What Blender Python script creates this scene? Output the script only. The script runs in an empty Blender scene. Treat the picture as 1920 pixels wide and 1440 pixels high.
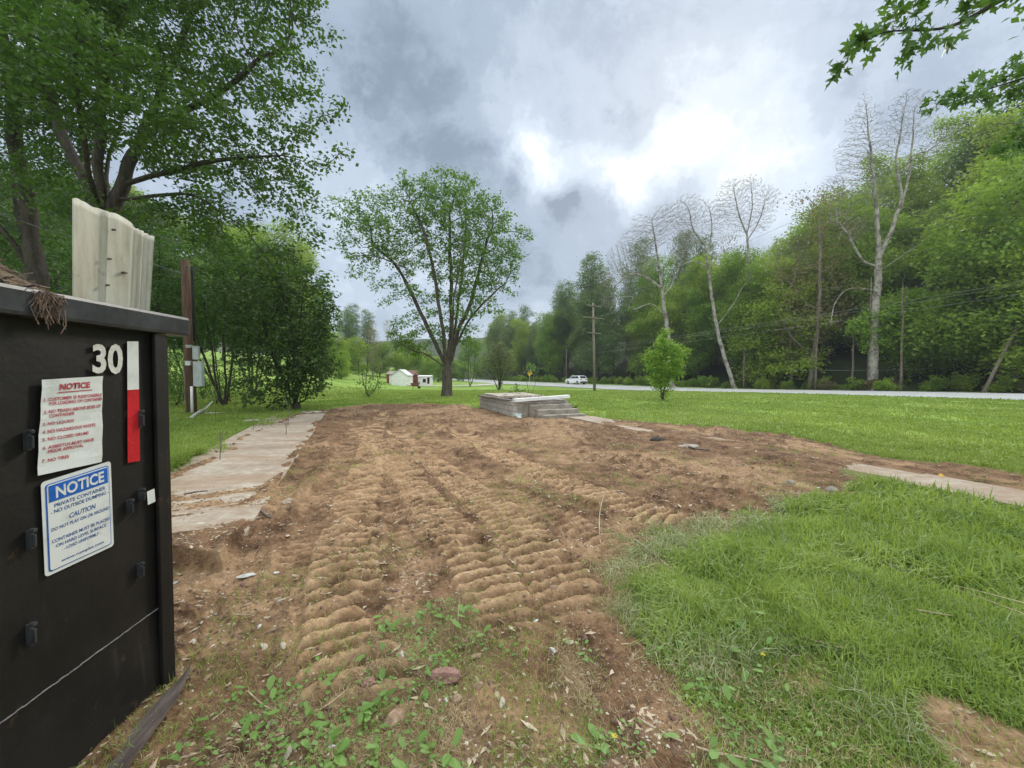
import bpy, bmesh, math, random
import numpy as np
from mathutils import Vector, Matrix
R = math.radians
rng = np.random.default_rng(7)
random.seed(7)
C = bpy.data.collections.new('scene'); bpy.context.scene.collection.children.link(C)
scn = bpy.context.scene

# ------------------------------------------------------------------ camera
F = 723.0; TH = math.atan(20/723.0); EYE = 1.6
cam = bpy.data.cameras.new('camera'); camo = bpy.data.objects.new('camera', cam); C.objects.link(camo)
cam.sensor_width = 36; cam.lens = 36*F/1920; cam.clip_start = 0.05; cam.clip_end = 5000
camo.location = (0, 0, EYE); camo.rotation_euler = (math.pi/2-TH, 0, 0)
scn.camera = camo
scn.view_settings.view_transform = 'Standard'; scn.view_settings.look = 'None'
scn.view_settings.exposure = 0.68; scn.view_settings.gamma = 1.0
scn.render.engine = 'CYCLES'
scn.cycles.max_bounces = 6; scn.cycles.transparent_max_bounces = 4; scn.cycles.diffuse_bounces = 3
scn.cycles.volume_bounces = 0

# ------------------------------------------------------------------ node helper
class NT:
    def __init__(s, tree): s.t = tree; s.n = tree.nodes; s.l = tree.links
    def node(s, typ, ins=None, **props):
        n = s.n.new(typ)
        for k, v in props.items(): setattr(n, k, v)
        if ins:
            for k, v in ins.items():
                sock = n.inputs[k]
                if isinstance(v, bpy.types.NodeSocket): s.l.new(v, sock)
                else: sock.default_value = v
        return n
    def math(s, op, a, b=None, clamp=False):
        n = s.n.new('ShaderNodeMath'); n.operation = op; n.use_clamp = clamp
        for i, v in enumerate((a, b)):
            if v is None: continue
            if isinstance(v, bpy.types.NodeSocket): s.l.new(v, n.inputs[i])
            else: n.inputs[i].default_value = v
        return n.outputs[0]
    def mix(s, f, a, b, typ='MIX'):
        n = s.n.new('ShaderNodeMix'); n.data_type = 'RGBA'; n.blend_type = typ
        for i, v in ((0, f), (6, a), (7, b)):
            if isinstance(v, bpy.types.NodeSocket): s.l.new(v, n.inputs[i])
            else:
                if i and len(v) == 3: v = (*v, 1)
                n.inputs[i].default_value = v
        return n.outputs[2]
    def noise(s, vec, scale, detail=3, rough=.5, dist=0):
        n = s.node('ShaderNodeTexNoise', {'Scale': scale, 'Detail': detail, 'Roughness': rough, 'Distortion': dist})
        if vec is not None: s.l.new(vec, n.inputs['Vector'])
        return n.outputs['Fac']
    def ss(s, v, a, b, c=0., d=1.):
        n = s.n.new('ShaderNodeMapRange'); n.interpolation_type = 'SMOOTHSTEP'
        s.l.new(v, n.inputs[0])
        for i, q in enumerate((a, b, c, d)): n.inputs[i+1].default_value = q
        return n.outputs[0]
    def attr(s, name): return s.node('ShaderNodeAttribute', attribute_name=name).outputs['Fac']

# ------------------------------------------------------------------ world: overcast sky
SUN_EL, SUN_AZ = R(34), R(24)
w = bpy.data.worlds.new('World'); scn.world = w; w.use_nodes = True
T = NT(w.node_tree); T.n.clear()
sky = T.node('ShaderNodeTexSky', sky_type='NISHITA', sun_disc=False, sun_elevation=SUN_EL, sun_rotation=SUN_AZ)
gen = T.node('ShaderNodeTexCoord').outputs['Generated']
sep = T.node('ShaderNodeSeparateXYZ', {0: gen})
X, Y, Z = sep.outputs
zz = T.math('ADD', T.math('MAXIMUM', Z, 0.0), 0.22)
pl = T.node('ShaderNodeCombineXYZ', {0: T.math('DIVIDE', X, zz), 1: T.math('DIVIDE', Y, zz), 2: 0.0}).outputs[0]
def dirv(px, py):
    v = Vector(((px-960), F*math.cos(TH)+(720-py)*math.sin(TH), -F*math.sin(TH)+(720-py)*math.cos(TH)))
    return v.normalized()
warp = T.node('ShaderNodeTexNoise', {'Vector': gen, 'Scale': 3.2, 'Detail': 8.0, 'Roughness': .62}).outputs['Color']
wv = T.node('ShaderNodeVectorMath', {0: warp, 1: (.5, .5, .5)}, operation='SUBTRACT').outputs[0]
wv = T.node('ShaderNodeVectorMath', {0: wv, 3: .55}, operation='SCALE').outputs[0]
gw = T.node('ShaderNodeVectorMath', {0: gen, 1: wv}, operation='ADD').outputs[0]
gw2 = T.node('ShaderNodeVectorMath', {0: gen, 1: T.node('ShaderNodeVectorMath', {0: wv, 3: .62}, operation='SCALE').outputs[0]}, operation='ADD').outputs[0]
def gauss(px, py, rad, wgt):                    # smooth angular lobe
    d = T.node('ShaderNodeVectorMath', {0: gw2, 1: tuple(dirv(px, py))}, operation='DISTANCE').outputs['Value']
    k = rad/F/(1+((px-960)**2+(py-720)**2)/F**2)**.5
    return T.math('MULTIPLY', T.math('POWER', 2.718, T.math('MULTIPLY', T.math('POWER', T.math('DIVIDE', d, k), 2.0), -1.0)), wgt)
base = T.noise(pl, 1.0, 9, .6, .6)
puff = T.noise(gw, 5.0, 9, .58, .2)
wisp = T.noise(gen, 14.0, 6, .6, .4)
f = T.math('ADD', T.math('MULTIPLY', T.math('SUBTRACT', base, .5), 1.1), T.math('MULTIPLY', T.math('SUBTRACT', puff, .5), .85))
f = T.math('ADD', T.math('ADD', f, T.math('MULTIPLY', T.math('SUBTRACT', wisp, .5), .22)), .37)
for gsn in ((1180, 345, 58, .48), (1050, 300, 60, .25), (995, 275, 46, .30), (1305, 205, 52, .30), (1245, 265, 62, .26), (1140, 310, 55, .2), (1250, 60, 230, .16), (1500, 260, 200, .22), (660, 430, 90, .35), (1440, 340, 110, .25), (700, 60, 160, -.06),
            (790, 180, 140, -.22), (880, 330, 85, -.27), (1010, 470, 120, -.24), (1085, 372, 36, -.65), (985, 355, 34, -.4), (1230, 430, 100, -.16), (1150, 388, 28, -.35), (1000, 190, 130, .12), (1400, 180, 160, .12), (780, 520, 150, .06), (1120, 160, 120, -.12), (1700, 60, 200, -.08)):
    f = T.math('ADD', f, gauss(*gsn))
rampn = T.node('ShaderNodeValToRGB', {'Fac': f}); cr = rampn.color_ramp; cr.interpolation = 'EASE'
for i, (p_, c_) in enumerate(((0.0, (.175, .222, .285)), (.28, (.29, .35, .435)), (.5, (.39, .455, .54)), (.70, (.50, .57, .65)), (.92, (.68, .73, .75)))):
    e_ = cr.elements[i] if i < 2 else cr.elements.new(p_); e_.position = p_; e_.color = (*c_, 1)
col = rampn.outputs[0]
# overcast sky with added ground fill: brighter, warmer overhead and behind the camera
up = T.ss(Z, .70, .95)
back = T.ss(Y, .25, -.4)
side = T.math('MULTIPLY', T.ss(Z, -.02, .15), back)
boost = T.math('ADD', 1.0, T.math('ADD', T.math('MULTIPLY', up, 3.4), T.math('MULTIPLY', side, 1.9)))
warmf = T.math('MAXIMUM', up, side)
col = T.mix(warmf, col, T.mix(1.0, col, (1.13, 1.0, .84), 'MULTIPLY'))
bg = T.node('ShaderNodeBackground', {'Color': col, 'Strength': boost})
bg2 = T.node('ShaderNodeBackground', {'Color': sky.outputs[0], 'Strength': .05})
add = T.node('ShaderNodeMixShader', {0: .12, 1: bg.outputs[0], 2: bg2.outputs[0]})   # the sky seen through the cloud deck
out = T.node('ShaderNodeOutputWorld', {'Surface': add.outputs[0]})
w.cycles.sampling_method = 'MANUAL'; w.cycles.sample_map_resolution = 512

sl = bpy.data.lights.new('sun', 'SUN'); sl.energy = 1.5; sl.angle = R(10); sl.color = (1, .93, .82)
so = bpy.data.objects.new('sun', sl); C.objects.link(so)
sd = Vector((math.sin(SUN_AZ)*math.cos(SUN_EL), math.cos(SUN_AZ)*math.cos(SUN_EL), math.sin(SUN_EL)))
so.rotation_euler = sd.to_track_quat('Z', 'Y').to_euler()

# ------------------------------------------------------------------ numeric helpers
def vn(x, y, seed=0):
    ix = np.floor(x).astype(np.int64); iy = np.floor(y).astype(np.int64)
    fx = x-ix; fy = y-iy; fx = fx*fx*fx*(fx*(fx*6-15)+10); fy = fy*fy*fy*(fy*(fy*6-15)+10)
    def h(a, b):
        a = np.asarray(a); b = np.asarray(b)
        n = (a*374761393+b*668265263+np.int64(seed*974634777 % 2147483647)) & 0xffffffff
        n = ((n ^ (n >> 13))*1274126177) & 0xffffffff
        n = ((n ^ (n >> 16))*2246822519) & 0xffffffff
        return ((n ^ (n >> 15)) & 0xffffff)/float(0xffffff)
    return (h(ix, iy)*(1-fx)+h(ix+1, iy)*fx)*(1-fy)+(h(ix, iy+1)*(1-fx)+h(ix+1, iy+1)*fx)*fy
def fbm(x, y, s, o=4, seed=0, g=.5):
    x = np.asarray(x, float)*s; y = np.asarray(y, float)*s; r = 0; a = 1; t = 0
    c, q = math.cos(.6), math.sin(.6)
    for i in range(o):
        r = r+a*vn(x, y, seed+i*17); t += a; a *= g
        x, y = (x*c-y*q)*2.03+13.1, (x*q+y*c)*2.03+7.7
    return r/t
def sst(v, a, b):
    t = np.clip((v-a)/(b-a), 0, 1); return t*t*(3-2*t)
def G0(px, py, h=0.0):
    d = (px-960, F*math.cos(TH)+(720-py)*math.sin(TH), -F*math.sin(TH)+(720-py)*math.cos(TH))
    k = (h-EYE)/d[2]; return (d[0]*k, d[1]*k)
def P(px, py, y):                        # point at forward distance y seen at pixel px,py
    d = (px-960, F*math.cos(TH)+(720-py)*math.sin(TH), -F*math.sin(TH)+(720-py)*math.cos(TH))
    k = y/d[1]; return np.array((d[0]*k, y, EYE+d[2]*k))
def sdpoly(x, y, poly):                  # signed distance, >0 inside
    x = np.asarray(x, float); y = np.asarray(y, float)
    d = np.full(x.shape, 1e9); ins = np.zeros(x.shape, bool); n = len(poly)
    for i in range(n):
        ax, ay = poly[i]; bx, by = poly[(i+1) % n]
        ex, ey = bx-ax, by-ay; wx, wy = x-ax, y-ay
        t = np.clip((wx*ex+wy*ey)/(ex*ex+ey*ey+1e-12), 0, 1)
        d = np.minimum(d, (wx-ex*t)**2+(wy-ey*t)**2)
        c = ((ay > y) != (by > y)) & (x < (bx-ax)*(y-ay)/((by-ay) if by != ay else 1e-9)+ax)
        ins ^= c
    d = np.sqrt(d); return np.where(ins, d, -d)
def sdline(x, y, pts):                   # distance, along-length
    d = np.full(np.shape(x), 1e9); s = np.zeros(np.shape(x)); sg = np.zeros(np.shape(x)); L = 0
    for i in range(len(pts)-1):
        ax, ay = pts[i]; bx, by = pts[i+1]; ex, ey = bx-ax, by-ay; l = math.hypot(ex, ey)
        wx, wy = x-ax, y-ay; t = np.clip((wx*ex+wy*ey)/(l*l), 0, 1)
        q = np.hypot(wx-ex*t, wy-ey*t); m = q < d
        d = np.where(m, q, d); s = np.where(m, L+t*l, s); sg = np.where(m, np.sign(wx*ey-wy*ex), sg); L += l
    return d, s, sg
def spline(pts, n=12):
    pts = [np.array(p, float) for p in pts]; pts = [2*pts[0]-pts[1]]+pts+[2*pts[-1]-pts[-2]]; r = []
    for i in range(1, len(pts)-2):
        a, b, c, d = pts[i-1:i+3]
        for k in range(n):
            t = k/n; r.append(.5*((2*b)+(c-a)*t+(2*a-5*b+4*c-d)*t*t+(3*b-a-3*c+d)*t**3))
    r.append(pts[-2]); return r

# ------------------------------------------------------------------ layout of the ground
ROAD = [tuple(p) for p in spline([(150, -150), (58.8, -6), (36.6, 27.3), (17.1, 56.7), (-9, 104), (-42, 155), (-100, 225), (-200, 320)], 8)]
RW = 6.6
DRIVE = [tuple(p) for p in spline([(-2, 79), (-7, 66), (-14, 60.5), (-26, 58)], 6)]
def g(px, py): return G0(px, py)
dirt_poly = [g(-200, 1400), g(120, 1100), g(285, 905), g(425, 845), g(445, 822), g(560, 778), g(640, 763), g(700, 757), g(790, 755), g(880, 762), g(960, 774), g(1060, 776), g(1180, 789), g(1300, 797), g(1440, 812), g(1560, 832), g(1700, 856), g(1920, 888), g(2500, 960),
             g(2500, 1010), g(1920, 935), g(1720, 908), g(1630, 893), g(1560, 925), g(1420, 960), g(1330, 1000), g(1200, 1020), g(1185, 1100), g(1215, 1180), g(1280, 1260), g(1310, 1340), g(1300, 1440), (0.9, .6), (-.3, .5), (-3.5, .6)]
weed_poly = [g(330, 1440), g(440, 1330), g(560, 1290), g(740, 1170), g(900, 1150), g(1010, 1160), g(1040, 1230), g(990, 1320), g(1030, 1440), (0.6, .6), (-1.4, .7)]
brown_poly = [g(1590, 1440), g(1640, 1370), g(1790, 1335), g(1920, 1325), g(2200, 1340), (4, .9), (1, .6)]
gap_poly = [g(1480, 1250), g(1600, 1235), g(1640, 1290), g(1560, 1320), g(1500, 1310)]
slab_poly = [g(636, 766), g(600, 792), g(500, 948), g(420, 1075), g(290, 1060), (-2.55, 2.2), g(240, 960), g(285, 912), g(425, 848), g(445, 824), g(560, 779)]
U = np.array((-.38, .925)); Vv = np.array((.925, .38))
walk_line = [(1.95, 14.9), (5.75, 6.15), (7.3, 2.6)]
tracks = [([g(690, 1420), g(665, 1300), g(650, 1180), g(645, 1050), g(665, 950), g(690, 870), g(705, 800), g(720, 775)], .27, .150),
          ([g(960, 1215), g(930, 1130), g(860, 1020), g(780, 920), g(720, 850), g(670, 800)], .24, .135),
          ([g(1110, 1190), g(1060, 1110), g(980, 1010), g(890, 930), g(800, 860), g(740, 805)], .26, .140),
          ([g(1350, 1000), g(1200, 960), g(1050, 900), g(930, 850), g(850, 800)], .30, .150),
          ([g(560, 1120), g(590, 1000), g(625, 900), g(655, 830), g(675, 790)], .22, .13),
          ([g(1250, 1060), g(1130, 1010), g(1000, 950), g(880, 880), g(800, 830)], .24, .13),
          ([g(1500, 930), g(1300, 900), g(1100, 855), g(950, 820)], .26, .15),
          ([g(800, 1060), g(760, 960), g(740, 880), g(770, 820), g(820, 780)], .24, .14)]
tracks = [([tuple(q) for q in spline(p, 4)], a, b) for p, a, b in tracks]
def big(x, y):                           # large terrain shape
    x = np.asarray(x, float); y = np.asarray(y, float)
    h = -.5*sst(y, 22, 55)*sst(x, -30, -5)
    h = h+3.6*sst(-x-7-.12*y, 0, 34)*sst(y, 17, 46)
    h = h+7*sst(-x, 40, 130)*sst(y, 0, 60)
    d, s, sg = sdline(x, y, ROAD)
    e = d*sg                              # + = far (right) side
    h = h+np.where(e > 10, .42*(e-12)*sst(e, 12, 20), 0)*(1-.35*sst(s, 190, 330))
    return np.minimum(h, 34)
def zones(x, y):
    r = np.hypot(x, y)
    wob = (fbm(x, y, 1.1, 5, 3, .62)-.5)
    D = sdpoly(x, y, dirt_poly)+wob*np.clip(.42*r, .5, 1.6)
    dirt = sst(D, -.08, .14)
    wd = sst(sdpoly(x, y, weed_poly)+(fbm(x, y, 2.5, 3, 9)-.5)*1.2, -.1, .2)
    br = np.maximum(sst(sdpoly(x, y, brown_poly)+(fbm(x, y, 3, 3, 5)-.5)*.7, -.05, .12), .8*sst(sdpoly(x, y, gap_poly)+(fbm(x, y, 3, 3, 6)-.5)*.5, -.05, .12))
    soil = np.maximum(dirt, br)
    S = sdpoly(x, y, slab_poly); sm = sst(S, -.02, .06)
    wd_, ws, _ = sdline(x, y, walk_line); wm = 1-sst(wd_, .50, .62)
    return dirt, soil, wd, S, sm, wd_, ws, wm
def near(x, y):
    r = np.hypot(x, y); fd = 1-sst(r, 22, 32)
    dirt, soil, wd, S, sm, wd_, ws, wm = zones(x, y)
    h = (fbm(x, y, .5, 3, 1)-.5)*.12*fd
    tr = np.zeros_like(h); bars = np.zeros_like(h)
    for pi_, (pts, hw, pitch) in enumerate(tracks):
        d, s, sg = sdline(x, y, pts)
        e = d*sg; m = (1-sst(d, hw*.85, hw*1.12))*sst(s, 0, .5)
        ph = s/pitch+.42*(e/hw)**2+.9*(fbm(x, y, 1.3, 2, 31)-.5)+.2*(fbm(x, y, 7, 3, 33)-.5)
        f = ph-np.floor(ph); b = sst(f, .0, .42)*(1-sst(f, .64, .76))*(.8+.2*np.clip(f/.6, 0, 1))
        m = m*(1-.85*sst(bars, .1, .4))
        keep = sst(fbm(x, y, 2.2, 3, 40), .16, .34)*(1. if pi_ < 3 or pi_ == 3 else .45)
        bars = bars+b*m*keep*(.7+.6*fbm(x, y, 9, 2, 34)); tr = np.maximum(tr, m)
        berm = np.exp(-((d-hw*1.2)/.07)**2)*sst(s, 0, .5); h = h+berm*.028*dirt*(fbm(x, y, 4, 2, 12))*1.3
    rs = r*r/950.0
    k = 1-sst(rs, .06, .14)
    h = h+soil*(tr*-.035+bars*.076*k)
    n1 = fbm(x, y, 5, 4, 21, .6); n2 = fbm(x, y, 16, 3, 22, .6)
    rough = (1-.85*tr)
    clod = sst(fbm(x, y, 7.5, 3, 25), .56, .72)
    patch = sst(fbm(x, y, .9, 3, 26), .40, .62)
    h = h+soil*fd*rough*((n1-.5)*.07+(n2-.5)*.03+clod*.05*patch)
    h = h+soil*tr*((n2-.5)*.022+(n1-.5)*.03)
    # broken ridge that bounds the scraped area, lower left
    dl, sl_, _ = sdline(x, y, [g(610, 790), g(570, 880), g(520, 955), g(430, 1080)])
    h = h+np.exp(-((dl-.18)/.16)**2)*.07*n1*dirt
    # slab and walk beneath a thin patchy cover of soil
    a = x*Vv[0]+y*Vv[1]; b_ = x*U[0]+y*U[1]
    st = fbm(a*.5, b_*2.6, 1.1, 4, 50)
    nearcover = .035*sst(-(y-4.1), 0, 1.2)
    h = h*(1-sm)+sm*(.05+(st-.545)*.095+(n2-.5)*.012+nearcover*1.1-.045*sst(y, 4.6, 6.5)+.085*np.exp(-(np.maximum(S, 0)/.16)**2)*sst(fbm(x, y, 2.6, 3, 57), .40, .62)*(dirt))
    cov = .06*sst(ws, 2.0, 3.2)*(1-sst(ws, 8.8, 9.6))
    h = h*(1-wm)+wm*(.04-.022+(fbm(a*2, b_*.6, 1.5, 3, 55)-.5)*.11+cov)
    h = h-.07*np.exp(-((wd_-.75)/.14)**2)*(ws > 0)*sst(ws, .2, .6)*(1-sst(ws, 3, 4.5))*(x*U[1]-y*U[0] < 0)
    dry = np.clip(tr*.04+bars*1.05+.55*sst(fbm(x, y, .8, 3, 60), .45, .62)*(1-tr)-.5*clod*patch, 0, 1)  # crests tan, grooves dark: relief shading put into colour, beside patchy dry soil
    gd = (1-soil)
    return h, dirt, soil, wd, dry, sm, wm, gd, tr
def H(x, y):
    x = np.atleast_1d(np.asarray(x, float)); y = np.atleast_1d(np.asarray(y, float))
    return near(x, y)[0]+big(x, y)
def Hs(x, y): return float(H(x, y)[0])

# ------------------------------------------------------------------ object helpers
def link(o, parent=None):
    C.objects.link(o)
    if parent: o.parent = parent
    return o
def np_mesh(name, V, Fc, mat=None, parent=None, attrs=None, smooth=False, sizes=None):
    V = np.asarray(V, np.float32); me = bpy.data.meshes.new(name); me.vertices.add(len(V)); me.vertices.foreach_set('co', V.ravel())
    if sizes is None:
        Fc = np.asarray(Fc, np.int32); n, k = Fc.shape; tot = np.full(n, k, np.int32); flat = Fc.ravel()
    else:
        tot = np.asarray(sizes, np.int32); flat = np.asarray(Fc, np.int32); n = len(tot)
    me.loops.add(len(flat)); me.loops.foreach_set('vertex_index', flat)
    me.polygons.add(n); st = np.zeros(n, np.int32); st[1:] = np.cumsum(tot)[:-1]
    me.polygons.foreach_set('loop_start', st)
    me.polygons.foreach_set('use_smooth', np.full(n, smooth))
    if attrs:
        for an, (dom, arr) in attrs.items():
            a = me.attributes.new(an, 'FLOAT', dom); a.data.foreach_set('value', np.asarray(arr, np.float32))
    me.update(calc_edges=True); me.validate()
    if mat: me.materials.append(mat)
    o = bpy.data.objects.new(name, me); link(o, parent); return o
def tag(o, label=None, cat=None, group=None, kind=None):
    if label: o['label'] = label
    if cat: o['category'] = cat
    if group: o['group'] = group
    if kind: o['kind'] = kind
    return o
def thing(name, label, cat, loc=(0, 0, 0), rz=0, group=None):
    o = bpy.data.objects.new(name, None); o.empty_display_size = .2; o.location = loc; o.rotation_euler = (0, 0, rz); C.objects.link(o)
    return tag(o, label, cat, group)
def dup(root, loc, rz=0, s=1, label=None, group=None):
    r = root.copy(); C.objects.link(r); r.location = loc; r.rotation_euler = (0, 0, rz)
    r.scale = s if hasattr(s, '__len__') else (s, s, s)
    if label: r['label'] = label
    if group: r['group'] = group
    for ch in list(root.children):
        c = ch.copy(); C.objects.link(c); c.parent = r
        for g2 in list(ch.children):
            d = g2.copy(); C.objects.link(d); d.parent = c
    return r
class MB:
    def __init__(s): s.v = []; s.f = []
    def add(s, V, Fs):
        n = len(s.v); s.v += [tuple(map(float, p)) for p in V]; s.f += [tuple(i+n for i in f) for f in Fs]; return s
    def box(s, x0, x1, y0, y1, z0, z1, M=None):
        V = [(x, y, z) for x in (x0, x1) for y in (y0, y1) for z in (z0, z1)]
        if M is not None: V = [tuple(M @ Vector(p)) for p in V]
        return s.add(V, [(0, 1, 3, 2), (4, 6, 7, 5), (0, 4, 5, 1), (2, 3, 7, 6), (0, 2, 6, 4), (1, 5, 7, 3)])
    def prism(s, poly, z0, z1):
        n = len(poly); V = [(x, y, z0) for x, y in poly]+[(x, y, z1) for x, y in poly]
        return s.add(V, [tuple(range(n))[::-1], tuple(range(n, 2*n))]+[(i, (i+1) % n, n+(i+1) % n, n+i) for i in range(n)])
    def tube(s, pts, rad, k=8, caps=True):
        pts = [Vector(p) for p in pts]; n = len(pts); rr = rad if hasattr(rad, '__len__') else [rad]*n; V = []; up = None
        for i, p in enumerate(pts):
            d = (pts[min(i+1, n-1)]-pts[max(i-1, 0)]).normalized()
            if up is None: up = d.orthogonal().normalized()
            up = (up-d*up.dot(d)).normalized(); q = d.cross(up)
            for j in range(k):
                a = 2*math.pi*j/k; V.append(tuple(p+(up*math.cos(a)+q*math.sin(a))*rr[i]))
        Fs = [(i*k+j, i*k+(j+1) % k, (i+1)*k+(j+1) % k, (i+1)*k+j) for i in range(n-1) for j in range(k)]
        if caps: Fs += [tuple(range(k))[::-1], tuple(range((n-1)*k, n*k))]
        return s.add(V, Fs)
    def build(s, name, mat, parent=None, bevel=0, smooth=False, sub=0):
        me = bpy.data.meshes.new(name); me.from_pydata(s.v, [], s.f); me.update()
        if bevel or sub:
            bm = bmesh.new(); bm.from_mesh(me); bmesh.ops.remove_doubles(bm, verts=bm.verts, dist=1e-5); bmesh.ops.recalc_face_normals(bm, faces=bm.faces)
            if bevel: bmesh.ops.bevel(bm, geom=[e for e in bm.edges if e.is_manifold and e.calc_face_angle(0) > .5], offset=bevel, segments=2, affect='EDGES', profile=.6)
            bm.to_mesh(me); bm.free()
        if smooth: me.polygons.foreach_set('use_smooth', [True]*len(me.polygons))
        me.materials.append(mat); o = bpy.data.objects.new(name, me); return link(o, parent)

# ------------------------------------------------------------------ materials
MATS = {}
def mat(name):
    m = bpy.data.materials.new(name); m.use_nodes = True; t = NT(m.node_tree); t.n.clear(); MATS[name] = m
    t.out = t.node('ShaderNodeOutputMaterial'); return m, t
def surf(t, col, rough=.8, bump=None, bs=.3, bd=.01, metal=0, spec=.3):
    p = t.node('ShaderNodeBsdfPrincipled', {'Base Color': col if isinstance(col, bpy.types.NodeSocket) else (*col, 1), 'Roughness': rough, 'Metallic': metal, 'Specular IOR Level': spec})
    if bump is not None:
        b = t.node('ShaderNodeBump', {'Height': bump, 'Strength': bs, 'Distance': bd}); t.l.new(b.outputs[0], p.inputs['Normal'])
    t.l.new(p.outputs[0], t.out.inputs[0]); return p
def worn(name, a, b, scale=6, rough=.7, bs=.4, bd=.01, metal=0, stretch=(1, 1, 1), spec=.3, lo=.35, hi=.65):
    m, t = mat(name); co = t.node('ShaderNodeTexCoord').outputs['Object']
    co = t.node('ShaderNodeMapping', {'Vector': co, 'Scale': stretch}).outputs[0]
    n = t.noise(co, scale, 6, .62); n2 = t.noise(co, scale*5, 5, .6)
    surf(t, t.mix(t.ss(t.math('ADD', t.math('MULTIPLY', n, .65), t.math('MULTIPLY', n2, .35)), lo, hi), a, b), rough, n2, bs, bd, metal, spec); return m
def leafmat(name, a, b, trans=.35, cscale=.5, objvar=.25):
    m, t = mat(name)
    gpos = t.node('ShaderNodeNewGeometry').outputs['Position']
    oi = t.node('ShaderNodeObjectInfo').outputs['Random']
    r = t.attr('rnd'); cn = t.noise(gpos, cscale, 3, .6)
    f = t.math('ADD', t.math('MULTIPLY', r, .45), t.math('MULTIPLY', t.ss(cn, .3, .7), .55))
    c = t.mix(f, a, b)
    c = t.mix(t.math('MULTIPLY', oi, objvar), c, (b[0]*1.5, b[1]*1.05, b[2]*.9))
    d = t.node('ShaderNodeBsdfPrincipled', {'Base Color': c, 'Roughness': .5, 'Specular IOR Level': .35})
    tc = t.mix(.5, c, (b[0]*1.3, b[1]*1.25, b[2]*.4))
    tr = t.node('ShaderNodeBsdfTranslucent', {'Color': tc})
    ms = t.node('ShaderNodeMixShader', {0: trans, 1: d.outputs[0], 2: tr.outputs[0]}); t.l.new(ms.outputs[0], t.out.inputs[0]); return m
L_MAPLE = leafmat('leaf_maple', (.03, .075, .018), (.085, .18, .03), .4, .8, .2)
L_MID = leafmat('leaf_mid', (.06, .14, .028), (.16, .29, .06), .4, .7)
L_FOR = leafmat('leaf_forest', (.08, .175, .034), (.25, .38, .065), .5, .25, .45)
L_FAR = leafmat('leaf_far', (.08, .15, .055), (.16, .245, .085), .3, .2, .35)
L_BRIGHT = leafmat('leaf_bright', (.13, .27, .035), (.28, .43, .065), .45, .8, .2)
L_BROWN = leafmat('leaf_brown', (.11, .125, .06), (.22, .20, .10), .35, .8, .3)
L_DARK = leafmat('leaf_dark', (.028, .065, .016), (.085, .16, .03), .3, .8, .2)
GRASS = leafmat('grass_blades', (.085, .165, .028), (.33, .44, .10), .4, 1.8, .0)
L_OLIVE = leafmat('leaf_olive', (.075, .11, .04), (.15, .19, .075), .4, .8, .2)
HAY = leafmat('hay', (.20, .25, .12), (.40, .43, .25), .3, 3, .1)
GRASSY = leafmat('grass_lawn', (.14, .23, .038), (.29, .37, .08), .35, .35, .0)
WEED = leafmat('weed_leaf', (.09, .20, .04), (.21, .36, .09), .35, 2.5, .1)
STRAW = leafmat('straw', (.26, .19, .10), (.48, .40, .24), .2, 3, .1)
BARK = worn('bark', (.045, .036, .028), (.12, .10, .08), 7, .95, .8, .03, stretch=(1, 1, .25))
BARKD = worn('bark_dark', (.03, .025, .02), (.075, .062, .05), 7, .95, .8, .03, stretch=(1, 1, .25))
SYC = worn('bark_sycamore', (.12, .10, .08), (.34, .32, .275), 1.6, .8, .4, .01, lo=.40, hi=.56)
TWIG = worn('twig_bark', (.12, .095, .08), (.25, .205, .17), 2, .9, .3, .01)
POLE = worn('pole_wood', (.13, .105, .08), (.27, .23, .19), 5, .9, .6, .01, stretch=(3, 3, .3))
POLE2 = worn('pole_wood_red', (.085, .045, .03), (.20, .115, .08), 5, .9, .7, .02, stretch=(3, 3, .3))
CONC = worn('concrete', (.22, .185, .14), (.46, .42, .36), 2.5, .9, .35, .004)
CONCD = worn('concrete_dirty', (.17, .145, .115), (.36, .33, .28), 3, .9, .4, .006)
METALG = worn('grey_enclosure', (.36, .39, .40), (.50, .53, .54), 4, .5, .1, .002, spec=.5)
WHITEP = worn('white_paint', (.62, .63, .62), (.80, .80, .78), 2, .7, .2, .003)
REDP = worn('red_siding', (.16, .035, .03), (.25, .06, .045), 3, .8, .2, .003)
BRROOF = worn('brown_roof', (.13, .075, .055), (.22, .13, .10), 5, .9, .3, .005)
DARKG = worn('dark_gap', (.012, .012, .012), (.03, .03, .03), 5, .9)
WIRE = worn('wire_sheath', (.10, .10, .10), (.22, .22, .22), 5, .6)
WOODD = worn('weathered_board', (.075, .055, .05), (.20, .165, .145), 6, .8, .6, .006, stretch=(1, .2, 1))
m, t = mat('slab_concrete'); SLABM = m
co = t.node('ShaderNodeTexCoord').outputs['Object']; st_ = t.node('ShaderNodeMapping', {'Vector': co, 'Rotation': (0, 0, -R(22.3)), 'Scale': (.35, 1.8, 1)}).outputs[0]
n = t.noise(st_, 1.3, 7, .68); n2 = t.noise(co, 9, 6, .65); n3 = t.noise(co, .8, 5, .6)
c = t.mix(t.ss(n2, .3, .7), (.27, .225, .17), (.42, .375, .31))
c = t.mix(t.math('MULTIPLY', t.ss(n, .36, .64), .75), c, (.25, .17, .11))
c = t.mix(t.math('MULTIPLY', t.ss(n3, .5, .6), .5), c, (.20, .16, .115))
surf(t, c, .92, n2, .4, .006)
STONE = worn('sandstone', (.20, .13, .085), (.42, .31, .21), 8, .95, .6, .01)
STONEP = worn('pale_stone', (.34, .29, .22), (.58, .52, .42), 8, .95, .5, .008)
STONER = worn('red_shale', (.14, .07, .055), (.34, .21, .17), 9, .95, .8, .012, stretch=(1, 1, 3))
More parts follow.
